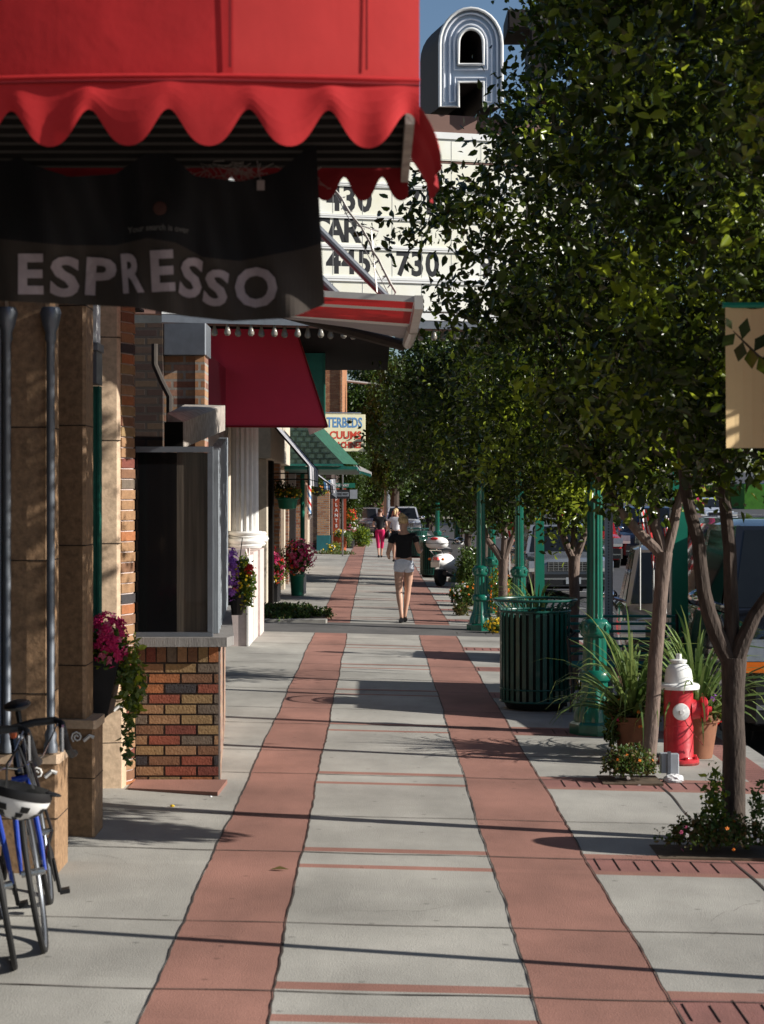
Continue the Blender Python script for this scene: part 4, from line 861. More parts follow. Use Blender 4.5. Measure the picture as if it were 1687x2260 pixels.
c = W(622, 1087, 36.5); mb = MB(); mb.lathe([(.08, -.12), (.16, -.10), (.19, .06), (.21, .07), (.21, .10)], c, 18); mb.build('basket', M['pot_green'], t, True); mb = MB(); mb.tube([c + Vector((0, 0, .1)), c + Vector((0, 0, .55))], .006, 5); mb.build('hanger', M['dark'], t)
clump('foliage', t, c + Vector((.02, 0, .17)), (.25, .22, .12), 900, .05, ('grass_leaf', 'leaf_fresh_glint'), 61); blossoms('flowers', t, c + Vector((0, -.05, .17)), (.24, .2, .11), 46, .045, ('fl_yellow', 'fl_orange'), 62); clump('dark_foliage', t, c + Vector((-.12, .1, .26)), (.22, .12, .15), 500, .05, ('leaf',), 63)  # last clump: darker leaves at the back of the basket
t = thing('flower_basket', 'hanging basket of orange blooms beside the brick pillar top', 'flower basket', (-2, 66, 2)); c = W(688, 1058, 66)
mb = MB(); mb.lathe([(.12, -.2), (.3, .05)], c, 14); mb.build('basket', M['pot_black'], t); clump('foliage', t, c + Vector((0, 0, .12)), (.42, .3, .34), 900, .09, ('grass_leaf', 'leaf'), 64); blossoms('flowers', t, c + Vector((.1, -.1, .0)), (.4, .3, .25), 30, .08, ('fl_orange', 'fl_yellow'), 65)
t = thing('striped_pennant', 'blue and white striped cloth hanging under the far awnings', 'pennant', (-1.5, 60, 2.4)); mb = MB()
for i, m_ in enumerate((0, 1, 0, 1, 1)): a = W(700 + i * 5, 1035 + (4 - i) * 1.2, 60); b = W(705 + i * 5, 1058 + i * .8, 60); mb.add([(a.x, 60, a.z), (b.x, 60 + .03 * (i % 2), a.z), (b.x + .03, 60 + .03 * (i % 2), b.z), (a.x + .03, 60, b.z)], [(0, 1, 2, 3)], m_)
mb.build('cloth', [M['txt_blue'], M['white_cloth']], t); 
mb = MB(); mb.tube([W(698, 1034, 60.05), W(728, 1034, 60.05)], .012, 6); mb.build('rod', M['dark'], t)
# one way sign
t = thing('street_sign', 'steel pole carrying a green street name plate over a black ONE WAY arrow', 'street sign', (-1.11, 66.8, 0))
pb = gp(741, 1202); yb = pb.y
mb = MB(); mb.tube([(pb.x, yb, pb.z), (pb.x, yb, 2.75)], .028, 8); mb.build('pole', M['silver'], t, True)
a = W(714, 1078, yb); b = W(773, 1058, yb); mb = MB(); mb.box(a.x, b.x, yb - .05, yb - .035, a.z, b.z, bev=.002); pl = mb.build('arrow_plate', M['letter_black'], t)
mb = MB(); zc = (a.z + b.z) / 2; hh = (b.z - a.z) / 2; mb.prismy([(a.x + .05, zc), (a.x + .22, zc + hh * .85), (a.x + .22, zc + hh * .45), (a.x + .62, zc + hh * .45), (a.x + .62, zc - hh * .45), (a.x + .22, zc - hh * .45), (a.x + .22, zc - hh * .85)], yb - .056, yb - .052); mb.build('arrow', M['box_grey'], pl)
mb = MB(); mb.box(b.x - .25, b.x - .003, yb - .057, yb - .052, a.z + .003, b.z - .003); mb.build('reflector', M['box_grey'], pl)
lettering('ONE WAY', lambda x, y, z: (a.x + .42 + x, yb - .060 - z, zc + y), M['letter_black'], pl, .13, .003, .001, .62)
a = W(721, 1054, yb); b = W(768, 1044, yb); mb = MB(); mb.box(a.x, b.x, yb - .01, yb + .0, a.z, b.z); pl = mb.build('name_plate', M['sign_green'], t); zc2 = (a.z + b.z) / 2
lettering('ONE WAY', lambda x, y, z: (a.x + .26 + x, yb - .014 - z, zc2 + y), M['white_paint'], pl, .13, .003, .001, .85)
# orange tub, red post, weeds
t = thing('orange_tub', 'orange wooden tub with yellow flowers and silver trailing leaves', 'planter', (-1.35, 72, 0)); c = (-1.30, 72.5, 0)
mb = MB(); mb.lathe([(.22, .02), (.25, .55)], c, 20); mb.build('pot', M['orange_wood'], t); clump('foliage', t, (-1.25, 72.4, .62), (.30, .28, .16), 700, .07, ('grass_leaf',), 66); clump('trailing_leaves', t, (-.98, 72.3, .42), (.09, .12, .26), 260, .07, ('spike_leaf',), 67); blossoms('flowers', t, (-1.3, 72.3, .70), (.24, .2, .13), 46, .08, ('fl_yellow', 'fl_white'), 68)
t = thing('red_post_sign', 'rust red board with white letters stacked downwards behind the steel pole', 'sign', (-1.5, 75, 0)); mb = MB(); mb.box(-1.62, -1.38, 75, 75.1, 0, 2.35); mb.build('board', mat('rust_board', (.36, .07, .03), .7), t); mb = MB(); mb.box(-1.26, -1.12, 75.4, 75.5, 0, 2.35); mb.build('side_board', M['rust_board'] if 'rust_board' in M else M['orange_wood'], t)
for i, ch in enumerate('PLANTS'): lettering(ch, lambda x, y, z, i=i: (-1.49 + x, 74.99 - z, 1.9 - i * .20 + y), M['white_paint'], t, .17, .006, .001, 1, name='letter')
t = thing('red_flower_pot', 'tall stand of red and pink flowers beside the ivy mass', 'planter', (-.95, 76, 0)); mb = MB(); mb.lathe([(.14, .0), (.2, .35)], (-1.0, 76, 0), 14); mb.build('pot', M['pot_black'], t); clump('foliage', t, (-.98, 76, .95), (.24, .22, .6), 1300, .08, ('grass_leaf', 'leaf_fresh_glint'), 69)
blossoms('red_flowers', t, (-.95, 75.9, 1.3), (.26, .2, .24), 40, .09, ('fl_red', 'fl_orange'), 70); blossoms('pink_flowers', t, (-.92, 75.9, .85), (.22, .2, .22), 34, .08, ('fl_pink', 'fl_white'), 71)
def shrub(nm, label, c, r, n, s, mats, seed, cat='bush', stem=True, flw=None):
    t = thing(nm, label, cat, (c[0], c[1], 0)); clump('foliage', t, c, r, n, s, mats, seed)
    if stem: mb = MB(); mb.tube([(c[0], c[1], G(c[0], c[1])), (c[0] + .02, c[1], c[2])], max(.006, r[0] * .06), 6); mb.build('stem', M['twig'], t)
    if flw: blossoms('flowers', t, *flw)
    return t
shrub('ivy_mass', 'dark ivy mass hanging over the pavement past the red flowers', (-.98, 79.5, 2.3), (.52, .9, 1.7), 9000, .09, ('leaf', 'leaf_far'), 81)
shrub('bush', 'bright green bush spilling on the pavement below the dark ivy', (-.55, 79.0, .40), (.40, .5, .42), 2600, .08, ('grass_leaf', 'leaf_fresh_glint'), 82)
shrub('weed_patch', 'low weeds with yellow blooms at the foot of the one way pole', (-1.45, 67.6, .04), (.75, .7, .14), 1900, .06, ('grass_leaf', 'dry_leaf'), 83, stem=False, flw=((-1.6, 67.3, .25), (.3, .3, .15), 16, .07, ('fl_yellow', 'fl_white'), 84)); shrub('weed_tuft', 'knee high weed tuft between the teal foot and orange tub', (-1.42, 68.4, .22), (.26, .3, .22), 600, .06, ('grass_leaf', 'leaf_fresh_glint'), 85)
# grass by the alley
mb = MB(); mb.box(-2.4, -.80, 30.75, 32.9, G(-1, 0) + .01, G(-1, 0) + .05); struct('planting_soil', mb, M['dirt'])
o = clump('ground_cover', None, (-1.55, 31.7, .05), (.86, 1.1, .19), 9000, .05, ('grass_leaf', 'leaf', 'dry_leaf'), 86, [.6, .25, .15], flat=True); tag(o, 'low green weeds and grass filling the bed at the alley corner', 'weeds', kind='stuff')
mb = MB(); mb.box(-2.6, -.75, 30.45, 30.72, G(-1, 0) - .05, G(-1, 0) + .05, bev=.02); struct('alley_kerb', mb, M['slab_grey'])

# ================================================================ FAR END
o = thing('end_building', 'pale grey building with long horizontal ledges closing the street', 'building', (8, 150, 0))
mb = MB(); mb.box(-3, 26, 150, 165, -1, 6.5); mb.build('wall', M['concrete'], o); mb = MB()
for k in range(5): mb.box(-3, 26, 149.6, 149.98, .4 + k * 1.2, .62 + k * 1.2)
mb.build('ledge', M['cream_stone'], o); mb = MB()
for k in range(4): mb.box(-2.5, 25.5, 149.95, 149.99, .75 + k * 1.2, 1.45 + k * 1.2)
mb.build('window', M['window_glass'], o)
mb = MB(); a = W(806, 1130, 118); b = W(832, 1062, 118); mb.box(a.x, b.x, 118, 118.2, a.z, b.z); o = mb.build('mural_panel', M['mural']); tag(o, 'faded orange and dark painted wall panel at the pavement end', 'mural')
mb = MB(); a = W(786, 1152, 112); b = W(806, 1096, 112); mb.box(a.x, b.x, 112, 112.1, a.z, b.z); mb.box(a.x + .2, a.x + .26, 112.02, 112.08, 0, a.z - .001); mb.box(b.x - .26, b.x - .2, 112.02, 112.08, 0, a.z - .001); o = mb.build('blue_board', M['blue_sign']); tag(o, 'blue notice board standing at the pavement end', 'sign')
lettering('THE\nWAY', lambda x, y, z: ((a.x + b.x) / 2 + x, 111.99 - z, (a.z + b.z) / 2 + y), M['txt_blue'], o, .42, .005, .001, .8)
t = thing('signal_pole', 'thick grey pole behind the walkers at the end of the pavement', 'pole', (.65, 112, 0)); mb = MB(); mb.tube([(.65, 111, 0), (.65, 111, 8.4)], [.19, .10], 14); mb.build('shaft', M['grey_metal'], t, True); mb = MB(); mb.tube([(.65, 111, 8.3), (-1.9, 111, 8.6)], .07, 8); mb.build('arm', M['concrete'], t)
# ================================================================ ACROSS THE STREET
o = thing('opposite_building', 'pinkish stucco building across the street glimpsed through leaves', 'building', (18, 50, 0))
mb = MB(); mb.box(36, 48, 12, 90, 0, 13); mb.build('wall', M['stucco_pink'], o)
mb = MB()
for y in range(14, 88, 5):
    for z in (4.6, 8.6): mb.box(35.97, 36.0 - .002, y, y + 1.8, z, z + 2.2)
mb.build('window', M['window_glass'], o); mb = MB(); mb.box(35.6, 35.998, 12, 90, 12.4, 13.2); mb.box(35.8, 35.998, 12, 90, 3.6, 3.9); mb.build('cornice', M['cream_stone'], o)

# ================================================================ STREET FURNITURE
def bin_proto():
    t = thing('litter_bin', 'dark green slatted steel litter bin with flared rim nearest the hydrant', 'litter bin', (0, 0, 0), 'green slatted litter bins on the pavement')
    n = 32; m = MB()
    for i in range(n):
        a = 2 * math.pi * i / n; c, s = math.cos(a), math.sin(a); tx, ty = -s, c; h = .019
        prof = [(.330, .08), (.332, .93)]
        vs = []
        for r, z in prof:
            for rr in (r, r - .008):
                for e in (-h, h): vs.append((rr * c + tx * e, rr * s + ty * e, z))
        m.add(vs, [(0, 1, 5, 4), (2, 3, 7, 6), (0, 2, 6, 4), (1, 3, 7, 5)], 0)
        m.tube([(.328 * c, .328 * s, .92), (.335 * c, .335 * s, .965), (.365 * c, .365 * s, .985), (.385 * c, .385 * s, 1.02)], .007, 5)
    m.build('slats', M['bin_green'], t, True)
    for nm, r, z, rr in (('rim', .390, 1.032, .013), ('top_band', .331, .928, .012), ('lower_band', .331, .20, .008), ('base_band', .329, .085, .010)):
        m = MB(); m.tube([(r * math.cos(k * math.pi / 20), r * math.sin(k * math.pi / 20), z) for k in range(40)], rr, 8, closed=True); m.build(nm, M['bin_green'], t, True)
    m = MB(); m.lathe([(.26, .01), (.29, .05), (.305, .075), (.305, .90), (.28, .90), (.28, .5)], (0, 0, 0), 32); m.build('liner', M['bin_dark'], t, True)
    return t
bin0 = bin_proto(); p = gp(1151, 1524); bin0.location = (p.x, 18.6, G(p.x, 18.6))
dup(bin0, (1.45, 49.5, G(1.45, 49.5)), 'dark slatted litter bin standing directly behind the white scooter')
dup(bin0, (1.42, 66, G(1.42, 66)), 'small distant green litter bin beside the walking woman\'s shoulder', sc=(.95, .95, .95)); t = thing('post_box', 'round topped blue post box just beyond the right edge, its shadow on the pavement', 'post box', (2.8, 11.0, G(2.8, 11)))
mb = MB(); z_ = G(2.8, 11); mb.prismx([(10.76, z_ + .12), (11.28, z_ + .12), (11.28, z_ + .66)] + [(11.02 + .26 * math.cos(a_ * math.pi / 12), z_ + .66 + .24 * math.sin(a_ * math.pi / 12)) for a_ in range(1, 12)] + [(10.76, z_ + .66)], 2.62, 2.92); mb.build('body', M['blue_sign'], t)
for x_ in (2.64, 2.88):
    for y_ in (10.78, 11.24): mb = MB(); mb.box(x_, x_ + .03, y_, y_ + .03, z_, z_ + .119); mb.build('leg', M['blue_sign'], t)
mb = MB(); mb.box(2.605, 2.619, 10.86, 11.18, z_ + .60, z_ + .72); mb.build('door', M['blue_sign'], t)

def post_proto():
    t = thing('lamp_post', 'green fluted lamp post', 'lamp post', (0, 0, 0), 'green fluted lamp posts along the kerb')
    m = MB(); m.lathe([(.215, .0, 0), (.215, .09, 0), (.19, .11, 0)], (0, 0, 0), 8); m.build('plinth', M['post_green'], t)
    m = MB(); m.lathe([(.185, .112), (.178, .17), (.150, .24), (.125, .32), (.115, .40), (.112, .44)], (0, 0, 0), 60, 0, .10, 10); m.build('base', M['post_green'], t, True)
    m = MB(); m.lathe([(.115, .44, 0), (.135, .46, 0), (.140, .50, 0), (.125, .535, 0), (.112, .545, 0)], (0, 0, 0), 32); m.build('lower_collar', M['post_green'], t, True)
    m = MB(); m.lathe([(.105, .545), (.098, .82)], (0, 0, 0), 72, 0, .10, 12); m.build('lower_shaft', M['post_green'], t, True)
    m = MB(); m.lathe([(.100, .82, 0), (.118, .835, 0), (.125, .86, 0), (.118, .90, .05), (.122, .94, .05), (.105, .965, 0), (.075, .98, 0)], (0, 0, 0), 32, 0, .05, 10)
    for k in range(8): a = k * math.pi / 4; m.ell((.118 * math.cos(a), .118 * math.sin(a), .905), (.022, .022, .032), 8, 6)
    m.build('collar', M['post_green'], t, True)
    m = MB(); m.lathe([(.070, .98), (.058, 3.45)], (0, 0, 0), 72, 0, .14, 12); m.build('shaft', M['post_green'], t, True)
    m = MB(); m.lathe([(.06, 3.45), (.09, 3.48), (.07, 3.55), (.12, 3.6), (.13, 3.63)], (0, 0, 0), 20); m.build('lamp_holder', M['post_green'], t, True)
    m = MB(); m.lathe([(.10, 3.632), (.16, 3.72), (.17, 3.84), (.12, 3.96), (.05, 4.02), (.02, 4.08)], (0, 0, 0), 20); m.build('lamp_globe', M['white_paint'], t, True)
    return t
lp = post_proto(); lp.location = (1.86, 16.7, G(1.86, 16)); lp['label'] = 'green fluted lamp post standing right behind the slatted bin and bench'
dup(lp, (1.59, 29.7, G(1.59, 0)), 'green lamp post with flared foot beside the yellow flowers at the alley')
dup(lp, (2.16, 29.6, G(2.1, 0)), 'green lamp post rising behind the large slatted bin')
dup(lp, (2.03, 34.4, G(2.0, 0)), 'green lamp post just right of and behind the one at the alley')
dup(lp, (1.95, 47, G(2, 0)), 'distant green lamp post behind the scooter handlebars'); dup(lp, (1.95, 62, G(2, 0)), 'farthest green lamp post in the dim row of tree trunks')
def flatpost(x, y, label, h):
    t = thing('square_post', label, 'post', (x, y, G(x, y)), 'flat green square posts along the kerb'); z = G(x, y)
    m = MB(); m.add([(x - .085, y - .05, z), (x + .085, y - .05, z), (x + .085, y + .05, z), (x - .085, y + .05, z), (x - .07, y - .05, z + h), (x + .06, y - .05, z + h), (x + .06, y + .05, z + h), (x - .07, y + .05, z + h)], [(3, 2, 1, 0), (4, 5, 6, 7), (0, 1, 5, 4), (1, 2, 6, 5), (2, 3, 7, 6), (3, 0, 4, 7)]); m.build('shaft', M['flat_green'], t)
    m = MB(); m.box(x - .075, x + .065, y - .055, y + .055, z + h + .001, z + h + .03); m.box(x - .12, x + .12, y - .09, y + .09, z, z + .02); m.build('cap', M['flat_green'], t); m = MB(); m.box(x - .092, x - .072, y - .03, y + .03, z + .02, z + h); m.build('edge_strip', M['alu'], t)
flatpost(2.92, 18.9, 'wide flat green square post between the two nearest trees', 2.6); flatpost(2.88, 34.5, 'flat green square post above the spiky plant behind the bin', 2.4)
t = thing('perforated_sign_post', 'grey perforated steel sign post beside the thick lamp post', 'sign post', (2.24, 18.9, 0)); x, y = 2.25, 19.0; z = G(x, y); mb = MB(); mb.box(x - .035, x + .035, y, y + .003, z, z + 2.35); mb.box(x - .038, x - .035, y - .03, y + .003, z, z + 2.35); mb.box(x + .035, x + .038, y - .03, y + .003, z, z + 2.35); mb.build('channel', M['box_grey'], t)
mb = MB()
for k in range(80): mb.lathe([(.007, -.0015), (.007, -.0005)], (x, y, z + .06 + k * .028), 8, axis='y')
mb.build('holes', M['dark'], t)
mb = MB(); mb.box(x - .15, x + .15, y - .035, y - .031, z + 2.05, z + 2.4); mb.build('plate', M['box_grey'], t)
# bench behind the bin
t = thing('street_bench', 'bench with dark blue-green tube seat and curved black arm behind the bin', 'bench', (2.3, 18.4, 0)); mb = MB()
for k in range(9): yy = 18.2 + k * .05; mb.tube([(1.78, yy, .42), (1.84, yy, .40)] + [(1.84 + .2 * j, yy, .40) for j in range(1, 6)], .016, 6)
mb.build('seat', M['teal'], t, True)
for xx in (1.80, 2.86):
    mb = MB(); mb.tube([(xx, 18.15, -.02), (xx + .02, 18.18, .2), (xx, 18.2, .42), (xx - .02, 18.2, .66), (xx + .05, 18.3, .70), (xx + .06, 18.5, .68), (xx + .04, 18.64, .72)], .016, 7); mb.tube([(xx, 18.64, -.02), (xx, 18.62, .4), (xx, 18.70, .85)], .016, 7); mb.build('arm_frame', M['black_plastic'], t, True)
mb = MB()
for k in range(6): mb.tube([(1.82, 18.64 + k * .012, .48 + k * .07), (2.86, 18.64 + k * .012, .48 + k * .07)], .014, 6)
mb.build('backrest', M['teal'], t, True)
# hydrant
hp = gp(1467, 1650); hx, hy = hp.x, hp.y; hz = G(hx, hy)
t = thing('fire_hydrant', 'red fire hydrant with white bonnet and white side cap between two trees', 'fire hydrant', (hx, hy, hz)); c = (hx, hy, hz)
mb = MB(); mb.lathe([(.150, .0), (.155, .015), (.155, .04), (.120, .045), (.112, .06), (.110, .56)], c, 40); mb.lathe([(.1105, .29), (.1118, .295), (.1118, .30), (.1105, .305)], c, 40)
for k in range(8): a = k * math.pi / 4 + .3; mb.lathe([(.016, .04), (.016, .062)], (hx + .135 * math.cos(a), hy + .135 * math.sin(a), hz), 6)
mb.build('barrel', M['hydrant_red'], t, True)
mb = MB(); mb.lathe([(.152, -.004), (.158, .012), (.148, .03)], c, 30); mb.build('base_flange', M['rust'], t, True)
mb = MB(); mb.lathe([(.118, .562), (.158, .568), (.160, .592), (.150, .605), (.108, .615), (.104, .66), (.096, .71), (.075, .745), (.045, .762), (.062, .766), (.064, .785), (.040, .790), (.030, .792)], c, 40); mb.build('bonnet', M['hydrant_white'], t, True)
mb = MB(); mb.lathe([(.024, .790), (.022, .83)], c, 5); mb.build('operating_nut', M['hydrant_white'], t)
mb = MB(); mb.lathe([(.085, .09), (.072, .13), (.070, .165), (.085, .167), (.092, .17), (.092, .205), (.08, .215), (.025, .22), (.022, .25)], (hx, hy, hz + .41), 28, axis='x'); mb.build('pumper_nozzle', M['hydrant_red'], t, True)
mb = MB(); mb.lathe([(.05, -.155), (.062, -.15), (.064, -.125), (.05, -.12), (.045, -.09)], (hx, hy, hz + .405), 24, axis='y'); mb.lathe([(.018, -.18), (.020, -.155)], (hx, hy, hz + .405), 5, axis='y'); mb.build('hose_cap', M['hydrant_white'], t, True)
mb = MB(); 
for k in range(16):
    f = k / 15; p = Vector((hx + .02 + .14 * f, hy - .13 - .02 * math.sin(f * 3), hz + .36 - .20 * f ** .8 )); mb.lathe([(.006, -.002), (.006, .002)], p, 6, axis='y' if k % 2 else 'x')
mb.tube([(hx + .02 + .14 * k / 15, hy - .13 - .02 * math.sin(k / 5), hz + .36 - .20 * (k / 15) ** .8) for k in range(16)], .0025, 5); mb.build('chain', M['rust'], t)
# grey box and rock
q = gp(1447, 1685); t = thing('utility_box', 'small grey two-part electrical box standing before the hydrant', 'utility box', q); mb = MB()
mb.box(q.x - .065, q.x - .008, q.y - .03, q.y + .04, q.z + .05, q.z + .19, bev=.006); mb.box(q.x - .001, q.x + .065, q.y - .035, q.y + .04, q.z + .045, q.z + .185, bev=.006); mb.build('cover', M['box_grey'], t); mb = MB(); mb.box(q.x - .018, q.x + .005, q.y - .045, q.y - .032, q.z + .045, q.z + .205); mb.build('hinge', M['grey_metal'], t); mb = MB(); mb.tube([(q.x, q.y, q.z - .01), (q.x, q.y, q.z + .06)], .02, 8); mb.build('conduit', M['grey_metal'], t)
mb = MB(); rg = random.Random(2); mb.ell((q.x + .01, q.y - .12, q.z + .02), (.075, .05, .035), 14, 9); mb.v = [(a + rg.uniform(-.008, .008), b + rg.uniform(-.006, .006), c_ + rg.uniform(-.007, .007)) for a, b, c_ in mb.v]; tag(mb.build('rock', M['rock']), 'white painted rock at the foot of the grey electrical box', 'rock')
# terracotta pots with spiky plants
def claypot(c, label, r, h, seed, n, L, fl):
    t = thing('clay_pot_plant', label, 'potted plant', c, 'clay pots of spiky plants by the hydrant'); m = MB(); m.lathe([(r * .72, 0), (r, h * .82), (r * 1.1, h * .83), (r * 1.12, h), (r * .95, h), (r * .9, h - .03)], c, 24); m.build('pot', M['clay'], t, True)
    blades('spiky_leaves', t, (c[0], c[1], c[2] + h - .02), n, L, seed); clump('foliage', t, (c[0], c[1], c[2] + h + .05), (r * 1.5, r * 1.3, .13), 1100, .045, ('leaf', 'grass_leaf', 'dry_leaf'), seed + 1)
    clump('trailing_vine', t, (c[0] - r * 1.1, c[1] - .05, c[2] + h * .65), (.07, .08, h * .45), 260, .04, ('grass_leaf', 'leaf'), seed + 2, droop=.6)
    blossoms('flowers', t, (c[0], c[1] - .05, c[2] + h + .06), (r * 1.7, r * 1.3, .14), fl[0], .045, fl[1], seed + 3); return t
q = gp(1350, 1612); claypot(Vector((q.x, 15.4, G(q.x, 15))), 'clay pot of long arching spiky leaves behind the middle tree trunk', .15, .30, 101, 130, .92, (14, ('fl_purple', 'fl_orange', 'fl_magenta')))
claypot(Vector((2.50, 15.3, G(2.5, 15))), 'clay pot of yellow-green spiky leaves right behind the hydrant', .16, .34, 105, 150, .95, (16, ('fl_purple', 'fl_red')))
claypot(Vector((2.02, 24.6, G(2, 24))), 'spiky plant showing above the rim of the slatted bin', .18, .42, 109, 110, .8, (6, ('fl_orange',)))
# bedding plants
shrub('yellow_flowers', 'low cushion of yellow flowers at the foot of the alley lamp post', (1.80, 29.2, .05), (.19, .16, .11), 500, .045, ('grass_leaf',), 121, 'flowers', False, ((1.80, 29.15, .07), (.19, .16, .11), 80, .05, ('fl_yellow',), 122))
shrub('yellow_flower_clump', 'few golden blooms under the bench seat', (2.03, 18.9, .10), (.10, .10, .12), 260, .045, ('grass_leaf',), 123, 'flowers', False, ((2.0, 18.8, .22), (.08, .06, .05), 9, .06, ('fl_yellow', 'fl_orange'), 124))
shrub('orange_flower_bush', 'tall airy bush with orange blooms between the alley posts', (2.0, 31.5, .42), (.20, .22, .42), 1300, .05, ('grass_leaf', 'leaf_fresh_glint'), 125, 'bush', True, ((1.98, 31.3, .45), (.18, .15, .4), 34, .05, ('fl_orange',), 126))
shrub('flower_bush', 'leafy flower bush on the pavement right of the scooter wheel', (1.70, 36.5, .16), (.34, .4, .24), 2300, .055, ('leaf', 'grass_leaf'), 127, 'bush', False, ((1.66, 36.2, .25), (.3, .3, .2), 30, .045, ('fl_orange', 'fl_white'), 128))
shrub('small_border_plant', 'small leafy plant left of the alley lamp post foot', (1.46, 33.4, .06), (.14, .2, .11), 500, .05, ('leaf', 'dry_leaf'), 129, 'plant', False); shrub('spiky_tuft', 'dark shrub in shade under the far trees beside the scooter', (1.95, 40.5, .45), (.30, .5, .5), 2600, .07, ('leaf', 'grass_leaf'), 130)
for (u, v, lb, r, sd, tall) in ((1365, 1692, 'scrubby reddish green growth around the base of the middle tree', (.19, .17, .19), 131, 0), (1560, 1850, 'scrubby plants with pink blooms around the nearest tree trunk', (.33, .20, .15), 135, 1)):
    q = gp(u, v); t = thing('tree_base_plants', lb, 'plants', q); clump('foliage', t, q + Vector((0, .1, .06)), r, 2600, .028, ('grass_leaf', 'dry_leaf', 'leaf'), sd, [.4, .45, .15], flat=True)
    blossoms('flowers', t, q + Vector((0, 0, .1)), (r[0], r[1], r[2] * .7), 16, .028, ('fl_pink', 'fl_orange', 'fl_white'), sd + 1)
    mb = MB(); mb.prism([(q.x - r[0] * 1.1, q.y - r[1] * .7), (q.x + r[0] * 1.1, q.y - r[1] * .7), (q.x + r[0] * 1.1, q.y + .3), (q.x - r[0] * 1.1, q.y + .3)], q.z - .01, q.z + .012); mb.build('soil', M['dirt'], t)
    if tall: clump('tall_weed', t, q + Vector((-.02, .12, .28)), (.07, .06, .20), 420, .035, ('grass_leaf', 'leaf_fresh_glint'), sd + 2); clump('tall_weed', t, q + Vector((.22, .1, .25)), (.05, .05, .16), 160, .035, ('grass_leaf',), sd + 3)
# cream cloth banner at right
t = thing('cream_banner', 'plain cream cloth banner hanging at the right edge before the leaves', 'banner', (1.75, 8.7, 2.5)); d = 8.1
a = W(1567, 968, d); b = W(1567, 665, d); mb = MB(); n = 14
for i in range(n):
    for j in range(8):
        P = []
        for e, f in ((0, 0), (1, 0), (1, 1), (0, 1)): s, q_ = (i + e) / n, (j + f) / 8; P.append((a.x + s * .52 + .006 * (1 - q_), d + .02 * math.sin(s * 9) - .01 * q_, a.z + (b.z - a.z) * q_ + (.006 * math.sin(s * 20) if j + f == 8 else 0)))
        mb.quad(*P)
mb.build('cloth', M['cream_banner'], t, True); mb = MB(); mb.tube([(a.x - .01, d, b.z + .01), (a.x + .60, d, b.z + .015)], .012, 8); mb.build('rod', M['flat_green'], t); mb = MB(); mb.tube([(a.x + .60, d, 0 - .06), (a.x + .60, d, 4.2)], .035, 14); mb.build('post', M['post_green'], t, True)
# flags on short staffs
def flag(c, label, w_, h, lean, seed):
    t = thing('small_flag', label, 'flag', c, 'small red and white striped flags by the kerb'); c = Vector(c); m = MB(); m.tube([c + Vector((0, 0, -.9)), c + Vector((0, 0, h * .55))], .008, 6); m.ell(c + Vector((0, 0, h * .57)), (.014, .014, .014), 8, 6); m.build('staff', M['white_paint'], t)
    m = MB(); k = 7
    for i in range(k):
        for j in range(6):
            f0, f1 = j / 6, (j + 1) / 6
            def P(s, f): return c + Vector((lean * (.1 + f * .75) * w_ + (s - .5) * w_ * .55, .02 * math.sin(s * 9 + f * 4), h * .5 - f * h + (s - .5) * lean * .1 * h))
            m.quad(P(i / k, f0), P((i + 1) / k, f0), P((i + 1) / k, f1), P(i / k, f1), (2 if (j < 2 and i < 3) else i % 2))
    m.build('cloth', [M['red_paint'], M['flag_white'], M['blue_sign']], t, True); return t
flag(W(1088, 1142, 31.5), 'striped flag hanging between the lamp posts by the alley', .38, .42, .3, 1); flag(W(1102, 1140, 38), 'darker red flag just behind the striped one', .3, .4, .3, 2)
flag(W(1384, 1140, 21.5), 'red and white flag left of the middle tree trunk', .22, .38, .5, 3); flag(W(1440, 1150, 21.8), 'red, white and blue flag seen through the fork of the middle tree', .16, .30, .3, 4); flag(W(1413, 1205, 20.8), 'limp red flag low beside the middle tree trunk', .13, .22, .2, 5)
# fuchsia basket
t = thing('fuchsia_basket', 'hanging basket of bright fuchsia petunias over the street at right', 'flower basket', W(1512, 1050, 24)); c = W(1512, 1035, 24)
clump('foliage', t, c + Vector((0, 0, .02)), (.12, .12, .12), 220, .05, ('leaf',), 141); blossoms('flowers', t, c, (.13, .12, .16), 46, .055, ('fl_magenta',), 142); blossoms('trailing_flowers', t, c + Vector((.03, 0, -.25)), (.06, .05, .14), 12, .06, ('fl_magenta',), 143)
mb = MB(); mb.tube([c + Vector((0, 0, .05)), c + Vector((.0, 0, .7)), c + Vector((.6, 0, .75))], .006, 5); mb.build('hanger', M['dark'], t); mb = MB(); mb.lathe([(.05, -.12), (.1, .0)], c, 12); mb.build('basket', M['pot_black'], t)
# litter on the pavement
for (u, v, lb, s) in ((373, 1744, 'small ochre pebble lying on the pale slab before the brick bay', .014), (456, 1728, 'tiny white pebble on the brick apron', .010)):
    q = gp(u, v); mb = MB(); mb.ell((q.x, q.y, q.z + s * .5 + (.014 if v < 1730 else 0)), (s, s * .8, s * .6), 8, 6); tag(mb.build('pebble', M['fl_yellow'] if v > 1730 else M['rock']), lb, 'pebble')
q = gp(605, 1882); mb = MB(); mb.add([(q.x - .05, q.y, q.z + .008), (q.x, q.y - .015, q.z + .012), (q.x + .05, q.y, q.z + .008), (q.x, q.y + .02, q.z + .022)], [(0, 1, 2, 3)]); tag(mb.build('fallen_leaf', M['dry_leaf']), 'dry fallen leaf lying on the left red band', 'leaf')
